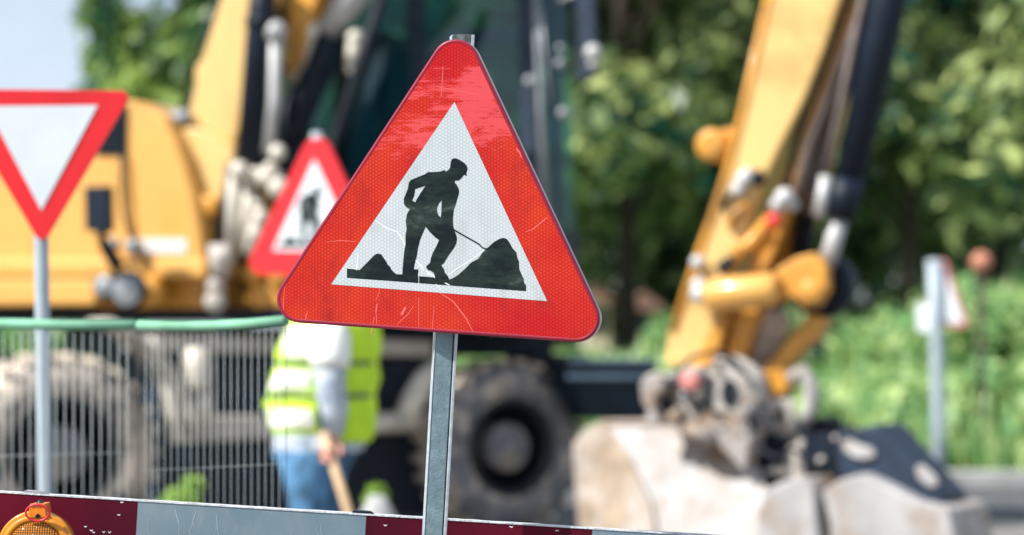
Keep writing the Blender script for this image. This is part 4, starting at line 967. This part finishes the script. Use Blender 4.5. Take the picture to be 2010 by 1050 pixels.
# shirt hem, sleeve
b = B(); b.loft([ell(626, 884, 89, .18), ell(632, 850, 93, .185)], cap=False); b.build('shirt_hem', 'shirt_blue', worker)
b = B(); b.tube([W(652, 628, -.19), W(652, 680, -.24), W(655, 755, -.262), W(664, 800, -.255), W(662, 850, -.24)], [.07, .085, .075, .066, .045], 16); b.build('sleeve', 'shirt_blue', worker)
b = B(); b.tube([W(690, 625, .18), W(716, 740, .16), W(692, 818, .0)], [.08, .066, .05], 14); b.build('sleeve', 'shirt_blue', worker)
def leg(pts):
    b = B(); b.tube(pts[0], pts[1], 18); return b
b = B(); b.loft([ell(626, 846, 80, .15), ell(618, 890, 84, .165), ell(612, 915, 70, .15)]); 
b.tube([W(600, 890, -.07), W(606, 950, -.09), W(610, 1010, -.12), W(600, 1100, -.12), W(588, 1178, -.12)], [.13, .11, .09, .085, .085], 18)
b.tube([W(640, 890, .09), W(632, 950, .11), W(628, 1010, .12), W(638, 1100, .13), W(650, 1178, .14)], [.12, .10, .085, .082, .082], 18); b.build('jeans', 'denim', worker)
for (y0, y1, a0, a1) in ((708, 716, 185, 330), (771, 779, 185, 330), (640, 860, 268, 273)): shellband(y0, y1, a0, a1, 'fold_shade', 1.05)  # dark strips paint the shade in the vest folds
for (x, dy) in ((590, -.12), (652, .14)):
    b = B(); b.loft([[W(x, 1160, dy) + Vector((math.cos(a * .5236) * .06, math.sin(a * .5236) * .055, 0)) for a in range(12)], [W(x + 3, 1185, dy) + Vector((math.cos(a * .5236) * .07, math.sin(a * .5236) * .055, 0)) for a in range(12)], [W(x + 18, 1194, dy) + Vector((math.cos(a * .5236) * .14, math.sin(a * .5236) * .055, 0)) for a in range(12)], [W(x + 18, 1204, dy) + Vector((math.cos(a * .5236) * .145, math.sin(a * .5236) * .06, 0)) for a in range(12)]]); b.build('boot', 'boot', worker)
# head details: helmet, ear, nose, eyes (hidden behind the sign but there from the side)
hc = W(712, 530)
b = B(); b.lathe(hc + Vector((-.01, 0, .03)), (-.25, 0, 1), [(0, .155), (.005, .125), (.03, .122), (.08, .10), (.115, .05), (.12, .0001)], 24); b.build('helmet', 'helmet_white', worker)
b = B(); b.ball(hc + Vector((.10, 0, -.035)), (.022, .014, .02)); b.build('nose', 'skin', worker)
for q in (-1, 1):
    b = B(); b.ball(hc + Vector((0, .09 * q, -.02)), (.018, .01, .03)); b.build('ear', 'skin', worker)
for q in (-1, 1):
    b = B(); b.ball(hc + Vector((.082, .032 * q, -.005)), .011); b.build('eye', 'boot', worker)
# shovel: top-level, held
g0 = W(648, 858, -.285); g1 = W(700, 1020, -.31); dirv = (g1 - g0).normalized(); tip = g0 + dirv * ((g0.z - .22) / -dirv.z)
sh = thing('shovel', Vector((tip.x, tip.y, 0)), 'shovel with a pale wooden handle held by the stooping worker', 'shovel')
b = B(); b.tube([g0 - dirv * .04, g1, tip], [.021, .023, .023], 12); b.build('handle', 'wood_handle', sh)
b = B(); t2_ = tip + dirv * .2; wv = Vector((0, .11, 0)); nv = dirv.cross(wv).normalized() * .004
b.prism([tip - wv, tip + wv, t2_ + wv * .8, t2_ + dirv * .03, t2_ - wv * .8], [p + nv for p in [tip - wv, tip + wv, t2_ + wv * .8, t2_ + dirv * .03, t2_ - wv * .8]]); b.build('blade', 'grey_steel', sh)

# ------------------------------------------------------------ RIGHT BACKGROUND: sign post, orange lamp
RP = Plane(P(1845, 570, 20.5), Vector((-.8, -1, 0)))
base = RP(1850, 900, .05); base.z = bank_h(base.x, base.y)
root = thing('warning_sign', base, 'distant pale road sign with red-edged triangle on a grey post in the grass at right', 'road sign')
b = B(); b.slab(RP, rounded([(1850, 494), (1900, 642), (1802, 642)], 7, 4), 0, .03); b.build('face', 'faded_red', root)
b = B(); b.poly([[RP(x, y, -.006) for x, y in [(1849, 510), (1890, 633), (1809, 633)]]]); b.build('white_field', 'plain_white', root)
b = B(); b.tube([RP(1832, 510, -.06), RP(1838, 640, -.06), RP(1842, 830, -.06), Vector((RP(1842, 830, -.06).x, RP(1842, 830, -.06).y, 0))], .058, 12); b.build('post', 'post_grey', root)
b = B(); b.slab(RP, [(1800, 596), (1836, 596), (1836, 650), (1800, 650)], -.03, -.01); b.build('plate', 'plain_white', root)
c = P(1926, 515, 22.5); root = thing('beacon_lamp', (c.x, c.y, bank_h(c.x, c.y)), 'round orange lamp on a thin dark post before the trees at far right', 'lamp')
b = B(); b.lathe(c, (0, -1, 0), [(-.08, 0), (-.08, .085), (.0, .10), (.03, .08), (.05, .0001)], 20); b.build('lens', 'orange_lamp', root)
b = B(); b.tube([c - Vector((0, -.02, .11)), Vector((c.x, c.y + .02, 0))], .03, 8); b.build('post', 'bark', root)
